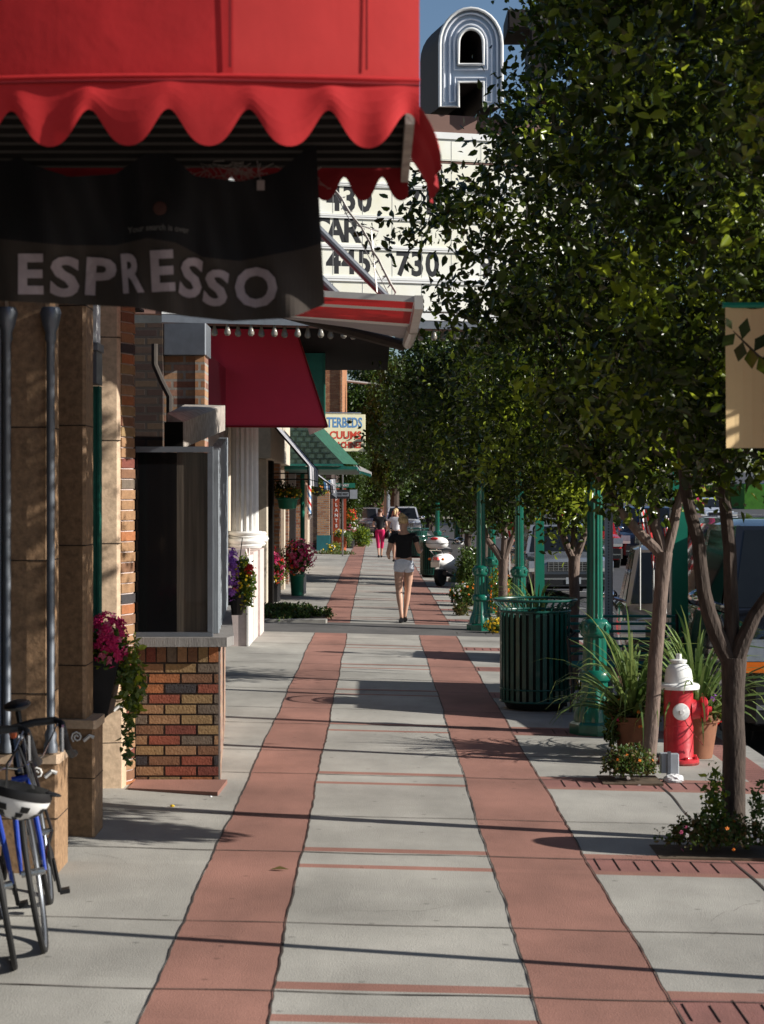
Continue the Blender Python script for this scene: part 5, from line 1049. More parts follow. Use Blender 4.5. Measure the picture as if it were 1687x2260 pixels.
# ================================================================ VEHICLES
def vehicle(name, label, cat, kind, L, Wd, H, paint, loc, rz=0, group=None, plate='box_grey', ind='alu'):
    """front faces -y; origin at the middle of the front on the ground"""
    t = thing(name, label, cat, (0, 0, 0), group); hw = Wd / 2; gl = M['glass_dark']
    belt = H * (.60 if kind == 'suv' else .56 if kind == 'truck' else .62); hood = belt * (.94 if kind != 'sedan' else .86); cl = .28
    hl = L * (.24 if kind != 'sedan' else .27); ws = hl + (.30 if kind != 'sedan' else .62)
    st = [(0, hw * .86, cl + .06, hood * .80), (.06, hw * .93, cl, hood * .92), (.25, hw * .98, cl, hood * .97), (hl * .9, hw, cl, hood), (hl + .05, hw, cl, belt), (L * .55, hw, cl, belt), (L * .9, hw * .98, cl, belt * (1.0 if kind != 'truck' else .98)), (L - .06, hw * .93, cl, belt * .96), (L, hw * .85, cl + .05, belt * .85)]
    def sec(y, w_, z0, z1):
        e = .07; return [(-w_ + e, y, z0), (-w_, y, z0 + e), (-w_ - .015, y, (z0 + z1) * .5), (-w_ + .02, y, z1 - e), (-w_ + .11, y, z1), (-w_ * .4, y, z1 + .03), (w_ * .4, y, z1 + .03), (w_ - .11, y, z1), (w_ - .02, y, z1 - e), (w_ + .015, y, (z0 + z1) * .5), (w_, y, z0 + e), (w_ - e, y, z0)]
    m = MB(); n = 12
    for s in st: m.v += sec(*s)
    k = len(st); m.f = [(i * n + j, i * n + (j + 1) % n, (i + 1) * n + (j + 1) % n, (i + 1) * n + j) for i in range(k - 1) for j in range(n)] + [tuple(range(n)), tuple(range((k - 1) * n, k * n))[::-1]]; m.m = [0] * len(m.f)
    # greenhouse
    rl = {'suv': L - .25, 'sedan': L * .80, 'truck': L * .60}[kind]; rt0, rt1 = ws + .05, rl - {'suv': .12, 'sedan': .55, 'truck': .1}[kind]; b0 = hl + .02
    bw, tw = hw - .06, hw * .76; zt = H - .03
    base = [(-bw, b0, belt - .02), (bw, b0, belt - .02), (bw, rl, belt - .02), (-bw, rl, belt - .02)]; top = [(-tw, rt0, zt - .02), (tw, rt0, zt - .02), (tw, rt1, zt - .02), (-tw, rt1, zt - .02)]
    m.add(base + top, [(0, 1, 5, 4), (1, 2, 6, 5), (2, 3, 7, 6), (3, 0, 4, 7)])
    m.add([(-tw, rt0, zt - .02), (tw, rt0, zt - .02), (tw, rt1, zt - .02), (-tw, rt1, zt - .02), (-tw + .12, rt0 + .2, zt + .03), (tw - .12, rt0 + .2, zt + .03), (tw - .12, rt1 - .2, zt + .03), (-tw + .12, rt1 - .2, zt + .03)], [(0, 1, 5, 4), (1, 2, 6, 5), (2, 3, 7, 6), (3, 0, 4, 7), (4, 5, 6, 7)])
    m.build('body', paint, t, True)
    def inset(a, b, c, d, s, off):
        P = [Vector(p) for p in (a, b, c, d)]; nn = (P[1] - P[0]).cross(P[3] - P[0]).normalized() * off; c_ = sum(P, Vector()) / 4; return [c_ + (p - c_) * s + nn for p in P]
    m = MB(); m.quad(*inset(base[0], base[1], top[1], top[0], .90, .006)); m.build('windshield', gl, t)
    for sx in (-1, 1):
        yy = [b0 + .10, (b0 + rl) * .5, rl - .08]; tt = [rt0 + .04, (rt0 + rt1) * .5, rt1 - .02]
        for i in range(2):
            A = [(sx * bw, yy[i] + .03, belt), (sx * bw, yy[i + 1] - .03, belt), (sx * tw, tt[i + 1] - .03, zt - .04), (sx * tw, tt[i] + .03, zt - .04)]
            if sx < 0: A = A[::-1]
            m = MB(); m.quad(*inset(*A, .90, .006)); m.build('side_window', gl, t)
    for sx in (-1, 1):
        m = MB(); m.box(sx * hw * .86 - .17, sx * hw * .86 + .12 * (1 if sx > 0 else .9), -.035, .12, hood * .74, hood * .90); hh = m.build('headlight', M['headlight'], t)
        m = MB(); m.box(sx * hw * .86 - .17, sx * hw * .86 + .11, -.036, .10, hood * .655, hood * .735); m.build('indicator', M[ind], hh)
        m = MB(); m.ell((sx * (hw + .12), ws + .02, belt + .10), (.10, .05, .075), 12, 8); m.tube([(sx * (hw - .08), ws, belt + .02), (sx * (hw + .1), ws, belt + .08)], .02, 6); m.build('side_mirror', M['chrome'] if kind != 'sedan' else paint, t, True)
    m = MB(); m.box(-hw * .60, hw * .60, -.02, .1, hood * .66, hood * .88, 1)
    for i in range(6): z = hood * .67 + i * hood * .04; m.box(-hw * .60, hw * .60, -.032, -.021, z, z + .012, 0)
    for i in range(11): x = -hw * .58 + i * hw * .116; m.box(x, x + .012, -.034, -.0325, hood * .665, hood * .875, 0)
    m.build('grille', [M['chrome'], M['dark']], t)
    m = MB(); m.box(-hw * .97, hw * .97, -.14, .15, cl + .04, hood * .60, 0, bev=.06); m.box(-hw * .9, hw * .9, -.145, -.141, cl + .15, cl + .19, 1); m.build('front_bumper', [paint if kind == 'sedan' else M['black_plastic'], M['chrome']], t)
    m = MB(); m.box(-.16, .16, -.155, -.146, cl + .06, cl + .20); m.build('license_plate', M[plate], t)
    m = MB(); m.box(-hw + .12, hw - .12, .2, L - .2, cl - .06, cl + .05); m.build('underbody', M['dark'], t)
    r = .34
    for sx in (-1, 1):
        for y in (.85, L - .95):
            m = MB(); m.lathe([(r - .05, -.11), (r, -.08), (r, .08), (r - .05, .11), (r - .12, .11)], (sx * (hw - .11), y, r), 24, axis='x'); wh = m.build('wheel', M['rubber'], t, True)
            m = MB(); m.lathe([(.20, -.113), (.19, -.08), (.05, -.075)] if sx < 0 else [(.20, .113), (.19, .08), (.05, .075)], (sx * (hw - .11), y, r), 20, axis='x'); m.build('rim', M['silver'], wh, True)
    t.location = loc; t.rotation_euler = (0, 0, rz); return t
def paint(n, c, r=.25, metal=.3): return mat(n, c, r, .04, 3, metal=metal, coat=1)
P_black, P_tan, P_silver, P_navy, P_white, P_red, P_blue = paint('paint_black', (.012, .012, .015)), paint('paint_tan', (.15, .12, .095), .35), paint('paint_silver', (.22, .24, .27)), paint('paint_navy', (.012, .02, .045)), paint('paint_white', (.62, .66, .72)), paint('paint_red', (.5, .02, .02)), paint('paint_blue', (.03, .08, .22))
vehicle('parked_suv', 'black sport utility car parked at the right edge with amber lamps facing us', 'car', 'suv', 4.6, 1.85, 1.96, P_black, (3.94, 16.2, G(4, 16)), ind='amber')
tan = vehicle('parked_jeep', 'tan brown off-road car parked behind the hydrant and middle tree', 'car', 'truck', 4.2, 1.62, 1.58, P_tan, (3.66, 22.4, G(3.6, 22)), R(-4))
vehicle('parked_wagon', 'silver grey parked car with chrome grille behind the slatted bin', 'car', 'suv', 4.7, 1.78, 1.62, P_silver, (4.2, 42, G(4.2, 42)), R(4))
dv = vehicle('driving_suv', 'dark navy sport utility car with a blue plate driving up the street', 'car', 'suv', 4.8, 1.95, 1.85, P_navy, (8.75, 62, G(8.7, 62)), plate='txt_blue')
vehicle('white_sedan', 'pale blue-white sedan coming down the street at far right', 'car', 'sedan', 4.6, 1.85, 1.36, P_white, (16.6, 95, G(16.6, 95)), R(12))
vehicle('red_truck', 'red truck partly hidden behind the silver grey car', 'truck', 'truck', 5.2, 1.9, 2.0, P_red, (6.6, 60, G(6.6, 60)))
vehicle('far_parked_car', 'white car nose showing beyond the walkers at the pavement end', 'car', 'suv', 4.4, 1.8, 1.6, P_white, (1.35, 97, -.05), 0)
vehicle('far_parked_car', 'green-grey car at the pavement end left of the walkers', 'car', 'sedan', 4.4, 1.8, 1.5, P_silver, (-.85, 98, 0), R(-8))
for i, (x, y, pt, k, lb) in enumerate(((27.5, 150, P_silver, 'sedan', 'silver car in the distant row right of the fuchsia basket'), (31.0, 152, P_blue, 'suv', 'dark blue car in the distant row at far right'), (24.6, 148, P_white, 'sedan', 'white car in the distant row behind the fuchsia basket'), (34.5, 153, P_black, 'suv', 'black car in the distant row by the right edge'))):
    vehicle('distant_car', lb, 'car', k, 4.4, 1.8, 1.45, pt, (x, y, G(x, y)), R(25), 'cars parked in the distance across the street')
# bicycles
def bicycle(loc, label, rz, lean, frame, helmet=False):
    t = thing('bicycle', label, 'bicycle', (0, 0, 0), 'bicycles leaning on the left shopfront'); r = .335; fy, ry = 0, 1.0
    for y in (fy, ry):
        m = MB(); m.tube([(0, y + r * math.cos(a * math.pi / 24), r + .002 + r * math.sin(a * math.pi / 24) * .985) for a in range(48)], .0125, 10, closed=True); wh = m.build('wheel', M['rubber'], t, True)
        m = MB(); m.tube([(0, y + (r - .02) * math.cos(a * math.pi / 24), r + .002 + (r - .02) * math.sin(a * math.pi / 24)) for a in range(48)], .009, 6, closed=True); m.build('rim', M['grey_metal'], wh, True)
        m = MB()
        for a in range(28):
            q = a * 2 * math.pi / 28; m.tube([((.018 if a % 2 else -.018), y + .02 * math.cos(q + .6), r + .02 * math.sin(q + .6)), (0, y + (r - .025) * math.cos(q), r + (r - .025) * math.sin(q))], .0012, 4)
        m.build('spokes', M['silver'], wh); m = MB(); m.tube([(-.05, y, r), (.05, y, r)], .016, 10); m.build('hub', M['silver'], wh, True)
    HB = Vector((0, .17, .90)); BB = Vector((0, .60, .27)); ST = Vector((0, .78, .83)); LH = Vector((0, .13, .74))
    m = MB(); m.tube([LH, BB], .018, 10); m.tube([HB - Vector((0, 0, .05)), ST], .015, 10); m.tube([BB, ST], .016, 10); m.tube([LH, HB], .019, 10)
    for s in (-1, 1): m.tube([BB + Vector((s * .02, 0, 0)), (s * .055, ry, r)], .009, 8); m.tube([ST + Vector((s * .01, 0, -.02)), (s * .055, ry, r)], .008, 8)
    m.build('frame', frame, t, True)
    m = MB()
    for s in (-1, 1): m.tube([LH + Vector((s * .035, -.01, -.02)), (s * .048, fy + .05, r + .12), (s * .05, fy, r)], [.014, .012, .008], 10)
    m.tube([LH + Vector((-.035, -.01, -.02)), LH + Vector((.035, -.01, -.02))], .015, 10); m.build('fork', M['blue_paint'], t, True)
    m = MB(); m.tube([HB, HB + Vector((0, -.10, .045))], .016, 10); m.build('stem', M['orange_wood'], t, True)
    c = HB + Vector((0, -.10, .045)); m = MB()
    for s in (-1, 1): m.tube([c, c + Vector((s * .10, 0, .01)), c + Vector((s * .19, -.01, .005)), c + Vector((s * .215, -.05, -.01)), c + Vector((s * .22, -.10, -.05)), c + Vector((s * .225, -.085, -.11)), c + Vector((s * .235, -.02, -.15)), c + Vector((s * .245, .05, -.155))], .0165, 10)
    m.build('handlebar', M['black_plastic'], t, True)
    m = MB()
    for s in (-1, 1): m.tube([c + Vector((s * .218, -.085, -.02)), c + Vector((s * .215, -.12, -.02)), c + Vector((s * .20, -.12, -.12))], .010, 6); m.tube([c + Vector((s * .2, -.1, -.0)), c + Vector((s * .12, -.14, -.12)), c + Vector((0, -.03, -.17))], .0035, 5)
    m.build('brake_lever', M['chrome'], t, True)
    m = MB(); m.ell(ST + Vector((0, .02, .14)), (.065, .13, .025), 12, 8); m.tube([ST, ST + Vector((0, .01, .13))], .013, 8); m.build('saddle', M['black_plastic'], t, True)
    m = MB(); m.lathe([(.10, .05), (.10, .055)], BB, 24, axis='x'); m.tube([BB + Vector((.06, 0, 0)), BB + Vector((.065, .05, -.16))], .01, 6); m.tube([BB + Vector((-.06, 0, 0)), BB + Vector((-.065, -.05, .16))], .01, 6); m.box(.065, .11, BB.y + .02, BB.y + .08, BB.z - .17, BB.z - .15); m.build('crank', M['black_plastic'], t, True)
    m = MB(); m.ell((.03, ry - .01, .22), (.018, .03, .06), 10, 6); m.build('derailleur', M['black_plastic'], t, True)
    t.location = loc; t.rotation_euler = (0, R(lean), rz); return t
bk = bicycle((-1.40, 8.36, G(-1.3, 8)), 'black and blue road bicycle with drop handlebars carrying the helmet', R(8), -9, paint('frame_black', (.012, .013, .018)))
b2k = bicycle((-1.475, 8.05, G(-1.4, 8)), 'second bicycle at the very left edge, its narrow tyre nearest us', R(13), -10, M['black_plastic'])
hc = W(42, 1742, 7.98); rot = Matrix.Rotation(R(12), 3, 'Y'); t = thing('bicycle_helmet', 'black and white vented cycling helmet hanging from the handlebar', 'helmet', hc)
def hshell(k0, k1, a0, a1, s, m_, mi=0, n=10, kk=6):
    vs = []
    for i in range(kk + 1):
        p = k0 + (k1 - k0) * i / kk
        for j in range(n + 1):
            a = a0 + (a1 - a0) * j / n; q = rot @ Vector((.135 * s * math.sin(p) * math.cos(a), .10 * s * math.sin(p) * math.sin(a), -.115 * s * math.cos(p))); vs.append(hc + Vector((.0, 0, .06)) + q)
    m_.add(vs, [(i * (n + 1) + j, i * (n + 1) + j + 1, (i + 1) * (n + 1) + j + 1, (i + 1) * (n + 1) + j) for i in range(kk) for j in range(n)], mi)
m_ = MB(); hshell(0, 1.42, 0, 2 * math.pi, 1, m_, n=30, kk=10); m_.build('shell', M['white_paint'], t, True)
m_ = MB(); hshell(1.42, 1.74, 0, 2 * math.pi, 1.015, m_, n=30, kk=4); m_.build('rim', M['black_plastic'], t, True)
m_ = MB()
for k in range(8):
    a = -math.pi + k * math.pi / 4
    for f in range(3): hshell(.34 + .3 * f, .60 + .3 * f, a + .14 * f, a + .30 + .14 * f, 1.02, m_, n=4, kk=3)
m_.build('vents', M['black_plastic'], t, True)
m_ = MB(); m_.tube([hc + Vector((-.05, 0, .07)), hc + Vector((-.05, .0, .17)), hc + Vector((.0, 0, .24))], .005, 5); m_.tube([hc + Vector((.06, 0, .07)), hc + Vector((.03, .0, .16)), hc + Vector((.0, 0, .24))], .005, 5); m_.build('straps', M['black_plastic'], t)
m_ = MB(); m_.ell(hc + rot @ Vector((.125, 0, .075)), (.035, .03, .008), 10, 6, rot=rot); m_.build('visor', M['black_plastic'], t, True)
# scooter, seen from behind at three quarters
def scooter(loc, rz):
    t = thing('parked_scooter', 'white motor scooter with a rounded top box parked by the far bin', 'scooter', (0, 0, 0)); wh_ = M['white_paint']
    for y in (0, 1.25):
        m = MB(); m.lathe([(.17, -.05), (.235, -.045), (.245, 0), (.235, .045), (.17, .05)], (0, y, .245), 24, axis='x'); w_ = m.build('wheel', M['rubber'], t, True); m = MB(); m.lathe([(.165, -.04), (.03, -.045), (.03, .045), (.165, .04)], (0, y, .245), 20, axis='x'); m.build('rim', M['silver'], w_, True)
    m = MB(); n = 14
    secs = [(-.20, .07, .50, .66), (-.08, .16, .42, .74), (.10, .20, .36, .76), (.32, .19, .34, .74), (.50, .12, .34, .62), (.62, .12, .28, .40), (.85, .15, .26, .36), (.98, .17, .28, .42)]
    for y, w_, z0, z1 in secs:
        for j in range(n): a = 2 * math.pi * j / n; m.v.append((w_ * math.cos(a), y, (z0 + z1) / 2 + (z1 - z0) / 2 * math.sin(a)))
    k = len(secs); m.f = [(i * n + j, i * n + (j + 1) % n, (i + 1) * n + (j + 1) % n, (i + 1) * n + j) for i in range(k - 1) for j in range(n)] + [tuple(range(n)), tuple(range((k - 1) * n, k * n))]; m.m = [0] * len(m.f); m.build('body', wh_, t, True)
    m = MB(); m.add([(-.19, 1.0, .30), (.19, 1.0, .30), (.22, 1.06, .6), (.15, 1.0, .92), (-.15, 1.0, .92), (-.22, 1.06, .6), (-.19, 1.06, .30), (.19, 1.06, .30), (.22, 1.12, .6), (.15, 1.06, .92), (-.15, 1.06, .92), (-.22, 1.12, .6)], [(5, 4, 3, 2, 1, 0), (6, 7, 8, 9, 10, 11)] + [(i, (i + 1) % 6, (i + 1) % 6 + 6, i + 6) for i in range(6)]); m.build('leg_shield', wh_, t)
    m = MB(); m.ell((0, .18, .80), (.15, .34, .06), 16, 8); m.build('seat', M['black_plastic'], t, True)
    m = MB(); m.tube([(0, 1.25, .3), (0, 1.08, .95)], .03, 8); m.tube([(-.33, .93, 1.02), (-.18, .98, 1.03), (0, 1.02, 1.0), (.18, .98, 1.03), (.33, .93, 1.02)], .018, 8); m.build('handlebar', M['chrome'], t, True)
    m = MB(); m.ell((0, 1.05, 1.0), (.12, .09, .09), 14, 8); m.build('headset', M['chrome'], t, True)
    for s in (-1, 1): m = MB(); m.tube([(s * .25, .95, 1.03), (s * .30, .97, 1.2)], .006, 5); m.ell((s * .31, .97, 1.23), (.05, .02, .035), 10, 6); m.build('mirror', M['chrome'], t, True)
    m = MB(); m.ell((0, -.18, .98), (.235, .19, .155), 20, 12); q = m.v; m.v = [(max(-.215, min(.215, a)), max(-.35, min(-.01, b)), max(.86, min(1.12, c))) for a, b, c in q]; bx = m.build('top_box', wh_, t, True)
    m = MB(); m.box(-.218, .218, -.353, -.005, .975, .983); m.build('box_seam', M['dark'], bx); m = MB(); m.ell((0.0, -.335, 1.085), (.085, .05, .035), 12, 6); m.build('reflector', M['red_lamp'], bx, True)
    m = MB(); m.box(-.05, .05, -.27, -.19, .60, .67, bev=.01); m.build('tail_light', M['red_lamp'], t); m = MB(); m.box(-.09, .09, -.285, -.275, .44, .56); m.build('license_plate', M['alu'], t)
    for s in (-1, 1): m = MB(); m.ell((s * .14, -.22, .62), (.035, .04, .03), 10, 6); m.build('indicator', M['amber'], t, True)
    m = MB(); m.ell((0, 0, .40), (.075, .26, .05), 12, 6); m.build('rear_fender', M['alu'], t, True)
    m = MB(); m.tube([(.12, .35, .24), (.14, .1, .26), (.15, -.15, .30)], [.03, .05, .05], 12); m.build('exhaust', M['black_plastic'], t, True); m = MB(); m.tube([(-.12, .55, .26), (-.2, .6, .01)], .012, 6); m.build('kickstand', M['dark'], t)
    m = MB(); m.tube([(-.10, -.1, .72), (-.12, -.25, .82), (.12, -.25, .82), (.10, -.1, .72)], .012, 6); m.tube([(0, .3, .78), (0, -.2, .84)], .015, 6); m.build('rack', M['chrome'], t, True)
    t.location = loc; t.rotation_euler = (0, 0, rz); t.scale = (1.15, 1.12, 1.0)
q = gp(953, 1268); scooter((q.x, q.y + .2, q.z), R(-24))

# ================================================================ PEOPLE
def skin(name, nodes, edges, m, parent, root=0, sub=2, smooth=True):
    me = bpy.data.meshes.new('sk'); me.from_pydata([n_[0] for n_ in nodes], edges, []); o = bpy.data.objects.new('sk', me); COL.objects.link(o)
    o.modifiers.new('s', 'SKIN'); sv = me.skin_vertices[0].data
    for i, n_ in enumerate(nodes): r = n_[1]; sv[i].radius = r if isinstance(r, tuple) else (r, r); sv[i].use_root = i == root
    ss = o.modifiers.new('b', 'SUBSURF'); ss.levels = sub; ss.render_levels = sub
    dg = bpy.context.evaluated_depsgraph_get(); out = bpy.data.meshes.new_from_object(o.evaluated_get(dg)); out.name = name; bpy.data.objects.remove(o)
    out.materials.clear(); out.materials.append(m)
    if smooth: out.polygons.foreach_set('use_smooth', [True] * len(out.polygons))
    r = bpy.data.objects.new(name, out); COL.objects.link(r); put(r, parent); return r
def person(label, loc, rz, H, J, sk_, top, bottom, hair, sleeves=.6, legs='shorts', shoes='black_plastic', bun=None, extra=None, top_low=.93, arms=None):
    """J: joint positions in metres for a 1.70 m figure facing +y; x to its right"""
    t = thing('person', label, 'person', (0, 0, 0)); s = H / 1.70; V = lambda p: Vector(p) * s
    j = dict(pelvis=(0, 0, .94), waist=(0, .0, 1.08), chest=(0, .0, 1.26), neck=(0, -.01, 1.43), head0=(0, .0, 1.50), head=(0, .015, 1.58), crown=(0, .005, 1.66),
             ls=(-.17, -.01, 1.37), rs=(.17, -.01, 1.37), le=(-.24, .0, 1.12), re=(.24, .0, 1.12), lw=(-.20, .2, 1.10), rw=(.20, .2, 1.10), lh=(-.09, 0, .90), rh=(.09, 0, .90), lk=(-.09, .03, .49), rk=(.09, .03, .49), la=(-.08, -.02, .085), ra=(.08, -.02, .085), lt=(-.09, .14, .03), rt=(.09, .14, .03)); j.update(J)
    N = []; E = []; ix = {}
    def nd(k, p, r): ix[k] = len(N); N.append((V(p), tuple(x * s for x in r) if isinstance(r, tuple) else r * s)); return ix[k]
    def ed(*ks):
        for a, b in zip(ks[:-1], ks[1:]): E.append((ix[a], ix[b]))
    L = lambda a, b, f: tuple(j[a][i] * (1 - f) + j[b][i] * f for i in range(3))
    nd('pelvis', j['pelvis'], (.135, .105)); nd('waist', j['waist'], (.112, .085)); nd('chest', j['chest'], (.135, .095)); nd('ub', L('chest', 'neck', .5), (.12, .08)); nd('neck', j['neck'], .052); nd('h0', j['head0'], .055); nd('head', j['head'], (.074, .088)); nd('crown', j['crown'], (.052, .062))
    ed('pelvis', 'waist', 'chest', 'ub', 'neck', 'h0', 'head', 'crown')
    for q in 'lr':
        nd(q + 's', j[q + 's'], .052); nd(q + 'm', L(q + 's', q + 'e', .5), .044); nd(q + 'e', j[q + 'e'], .036); nd(q + 'f', L(q + 'e', q + 'w', .4), .036); nd(q + 'w', j[q + 'w'], .024); ed('ub', q + 's', q + 'm', q + 'e', q + 'f', q + 'w')
        nd(q + 'h', j[q + 'h'], .088); nd(q + 'th', L(q + 'h', q + 'k', .45), .078); nd(q + 'k', j[q + 'k'], .053); nd(q + 'c', L(q + 'k', q + 'a', .28), .054); nd(q + 'cl', L(q + 'k', q + 'a', .7), .036); nd(q + 'a', j[q + 'a'], .032); nd(q + 't', j[q + 't'], .03); ed('pelvis', q + 'h', q + 'th', q + 'k', q + 'c', q + 'cl', q + 'a', q + 't')
        # hand: palm and five fingers of unequal length
        w0 = Vector(j[q + 'w']); d = (w0 - Vector(j[q + 'e'])).normalized(); sd = Vector((0, 0, 1)).cross(d); sd = sd.normalized() if sd.length > .1 else Vector((1, 0, 0)); up = d.cross(sd); sg = 1 if q == 'l' else -1
        nd(q + 'pl', w0 + d * .05, (.030, .016)); ed(q + 'w', q + 'pl')
        for k, ln in enumerate((.060, .070, .066, .052)):
            b0 = w0 + d * .085 + up * (.024 - .016 * k); nd(q + 'p%d' % k, b0, .0095); nd(q + 'q%d' % k, b0 + d * ln * .5 - sd * sg * .008, .0085); nd(q + 'r%d' % k, b0 + d * ln - sd * sg * .030, .0075); ed(q + 'pl', q + 'p%d' % k, q + 'q%d' % k, q + 'r%d' % k)
        b0 = w0 + d * .035 + up * .028; nd(q + 'u', b0, .011); nd(q + 'v', b0 + d * .03 + up * .022 - sd * sg * .01, .009); ed(q + 'pl', q + 'u', q + 'v')
    skin('body', N, E, sk_, t, 0)
    # face and ears
    hd = V(j['head']); m = MB(); tn = j.get('turn', 0); Rz = Matrix.Rotation(R(tn), 4, 'Z'); fp = lambda x, y, z: hd + (Rz @ Vector((x, y, z))) * s
    m.ell(fp(0, .092, -.02), (.012 * s, .018 * s, .022 * s), 8, 6); m.ell(fp(0, .082, -.055), (.024 * s, .008 * s, .007 * s), 8, 6, 1)
    for sx in (-1, 1): m.ell(fp(sx * .031, .080, .005), (.012 * s, .007 * s, .006 * s), 8, 6, 2); m.ell(fp(sx * .077, .0, -.01), (.010 * s, .020 * s, .032 * s), 8, 6, 0)
    m.build('face', [sk_, mat('lips', (.45, .12, .1), .5) if 'lips' not in M else M['lips'], M['letter_black']], t, True)
    # hair
    m = MB(); m.ell(fp(0, -.016, .042), (.084 * s, .092 * s, .080 * s), 20, 14)
    if bun: m.ell(fp(*bun[0]), tuple(x * s for x in bun[1]), 12, 8)
    rg2 = random.Random(5); m.v = [tuple(Vector(p) + Vector([rg2.uniform(-.004, .004) for _ in range(3)])) for p in m.v]; m.build('hair', hair, t, True)
    # shirt
    N2 = []; E2 = []
    def a2(p, r): N2.append((V(p), tuple(x * s for x in r) if isinstance(r, tuple) else r * s)); return len(N2) - 1
    c0 = a2((j['pelvis'][0], j['pelvis'][1], top_low), (.158, .122)); c1 = a2(j['waist'], (.132, .10)); c2 = a2(j['chest'], (.152, .112)); c3 = a2(L('chest', 'neck', .5), (.132, .09)); c4 = a2(L('chest', 'neck', .98), .070); E2 += [(c0, c1), (c1, c2), (c2, c3), (c3, c4)]
    for q in 'lr': s0 = a2(j[q + 's'], .064); s1 = a2(L(q + 's', q + 'e', sleeves * .6), .060); s2 = a2(L(q + 's', q + 'e', sleeves), .058); E2 += [(c3, s0), (s0, s1), (s1, s2)]
    skin('shirt', N2, E2, top, t, 0)
    N2 = []; E2 = []; c0 = a2((j['pelvis'][0], j['pelvis'][1], j['pelvis'][2] + .10), (.128, .10)); c1 = a2(j['pelvis'], (.152, .122)); E2.append((c0, c1))
    ll = {'shorts': .34, 'capri': 1.45, 'skirt': .8}[legs]
    for q in 'lr':
        h = a2(tuple(x * f for x, f in zip(j[q + 'h'], (1.08, 1, .985))), .102); E2.append((c1, h)); pr = h
        if ll <= 1:
            k1 = a2(L(q + 'h', q + 'k', ll), .098); E2.append((pr, k1))
        else:
            for f, r in ((.5, .09), (1, .066)): k1 = a2(L(q + 'h', q + 'k', f), r); E2.append((pr, k1)); pr = k1
            k1 = a2(L(q + 'k', q + 'a', .5), .060); E2.append((pr, k1))
    skin('shorts' if legs == 'shorts' else 'trousers' if legs == 'capri' else 'skirt', N2, E2, bottom, t, 1)
    for q in 'lr':
        a, b = V(j[q + 'a']), V(j[q + 't']); m = MB(); d = (b - a); m.tube([a + Vector((0, -.03, -.045)) * s, (a + b) / 2 + Vector((0, 0, -.03)) * s, b + Vector((0, .03, -.005)) * s], [.036 * s, .04 * s, .03 * s], 10); m.build('shoe', M[shoes], t, True)
    if extra: extra(t, j, s, V)
    t.location = loc; t.rotation_euler = (0, 0, rz); return t
q = gp(873, 1346)
person('woman in black tee and white shorts walking away with blonde pinned-up hair', (q.x, q.y, q.z), 0, 1.70,
       dict(lh=(-.075, 0, .90), rh=(.085, 0, .90), lk=(-.075, -.02, .49), rk=(.065, .05, .50), la=(-.035, -.10, .10), ra=(.02, .10, .09), lt=(-.045, -.0, .03), rt=(.03, .26, .05), ls=(-.175, -.01, 1.36), rs=(.175, -.01, 1.37), le=(-.245, -.02, 1.10), re=(.245, -.02, 1.12), lw=(-.24, .20, 1.05), rw=(.28, .20, 1.14), turn=-25),
       M['skin'], M['tee_black'], M['denim_white'], M['blonde'], .45, 'shorts', bun=((-.005, -.055, .105), (.055, .050, .052)), top_low=.99)
q = gp(822, 1205)
def bag(t, j, s, V):
    m = MB(); m.ell(V((.30, .05, .78)), (.07 * s, .13 * s, .17 * s), 14, 10); m.tube([V((.30, .05, .9)), V((.22, 0, 1.15)), V((.19, 0, 1.40))], .012, 6); m.build('shoulder_bag', M['black_plastic'], t, True)
person('woman in black top and magenta capri trousers with short brown hair walking away', (q.x, q.y, q.z), R(-4), 1.62,
       dict(lk=(-.07, .02, .49), rk=(.07, .06, .50), la=(-.045, -.05, .10), ra=(.03, .16, .09), lt=(-.05, .05, .03), rt=(.04, .30, .05), le=(-.25, -.02, 1.12), re=(.24, -.02, 1.10), lw=(-.25, .18, 1.10), rw=(.22, .12, .98), turn=10), M['skin'], M['tee_black'], M['magenta_cloth'], M['brown_hair'], .5, 'capri', top_low=.88, extra=bag)
q = gp(857, 1214)
person('woman in white tee and black skirt with a blonde ponytail, mostly hidden ahead', (q.x, q.y, q.z), R(-10), 1.66,
       dict(le=(-.25, -.02, 1.12), re=(.24, -.02, 1.10), lw=(-.24, .15, 1.0), rw=(.22, .12, .98), lk=(-.07, .02, .49), rk=(.07, .06, .5), turn=-60), M['skin_tan'], M['white_cloth'], M['tee_black'], M['blonde'], .4, 'skirt', bun=((.06, -.08, .0), (.04, .05, .09)), top_low=.95)
person('distant child in a red sleeveless top beyond the grey pole', (1.02, 96, -.02), R(160), 1.62, dict(turn=0), M['skin'], M['red_paint'], M['blue_sign'], M['brown_hair'], .1, 'shorts')

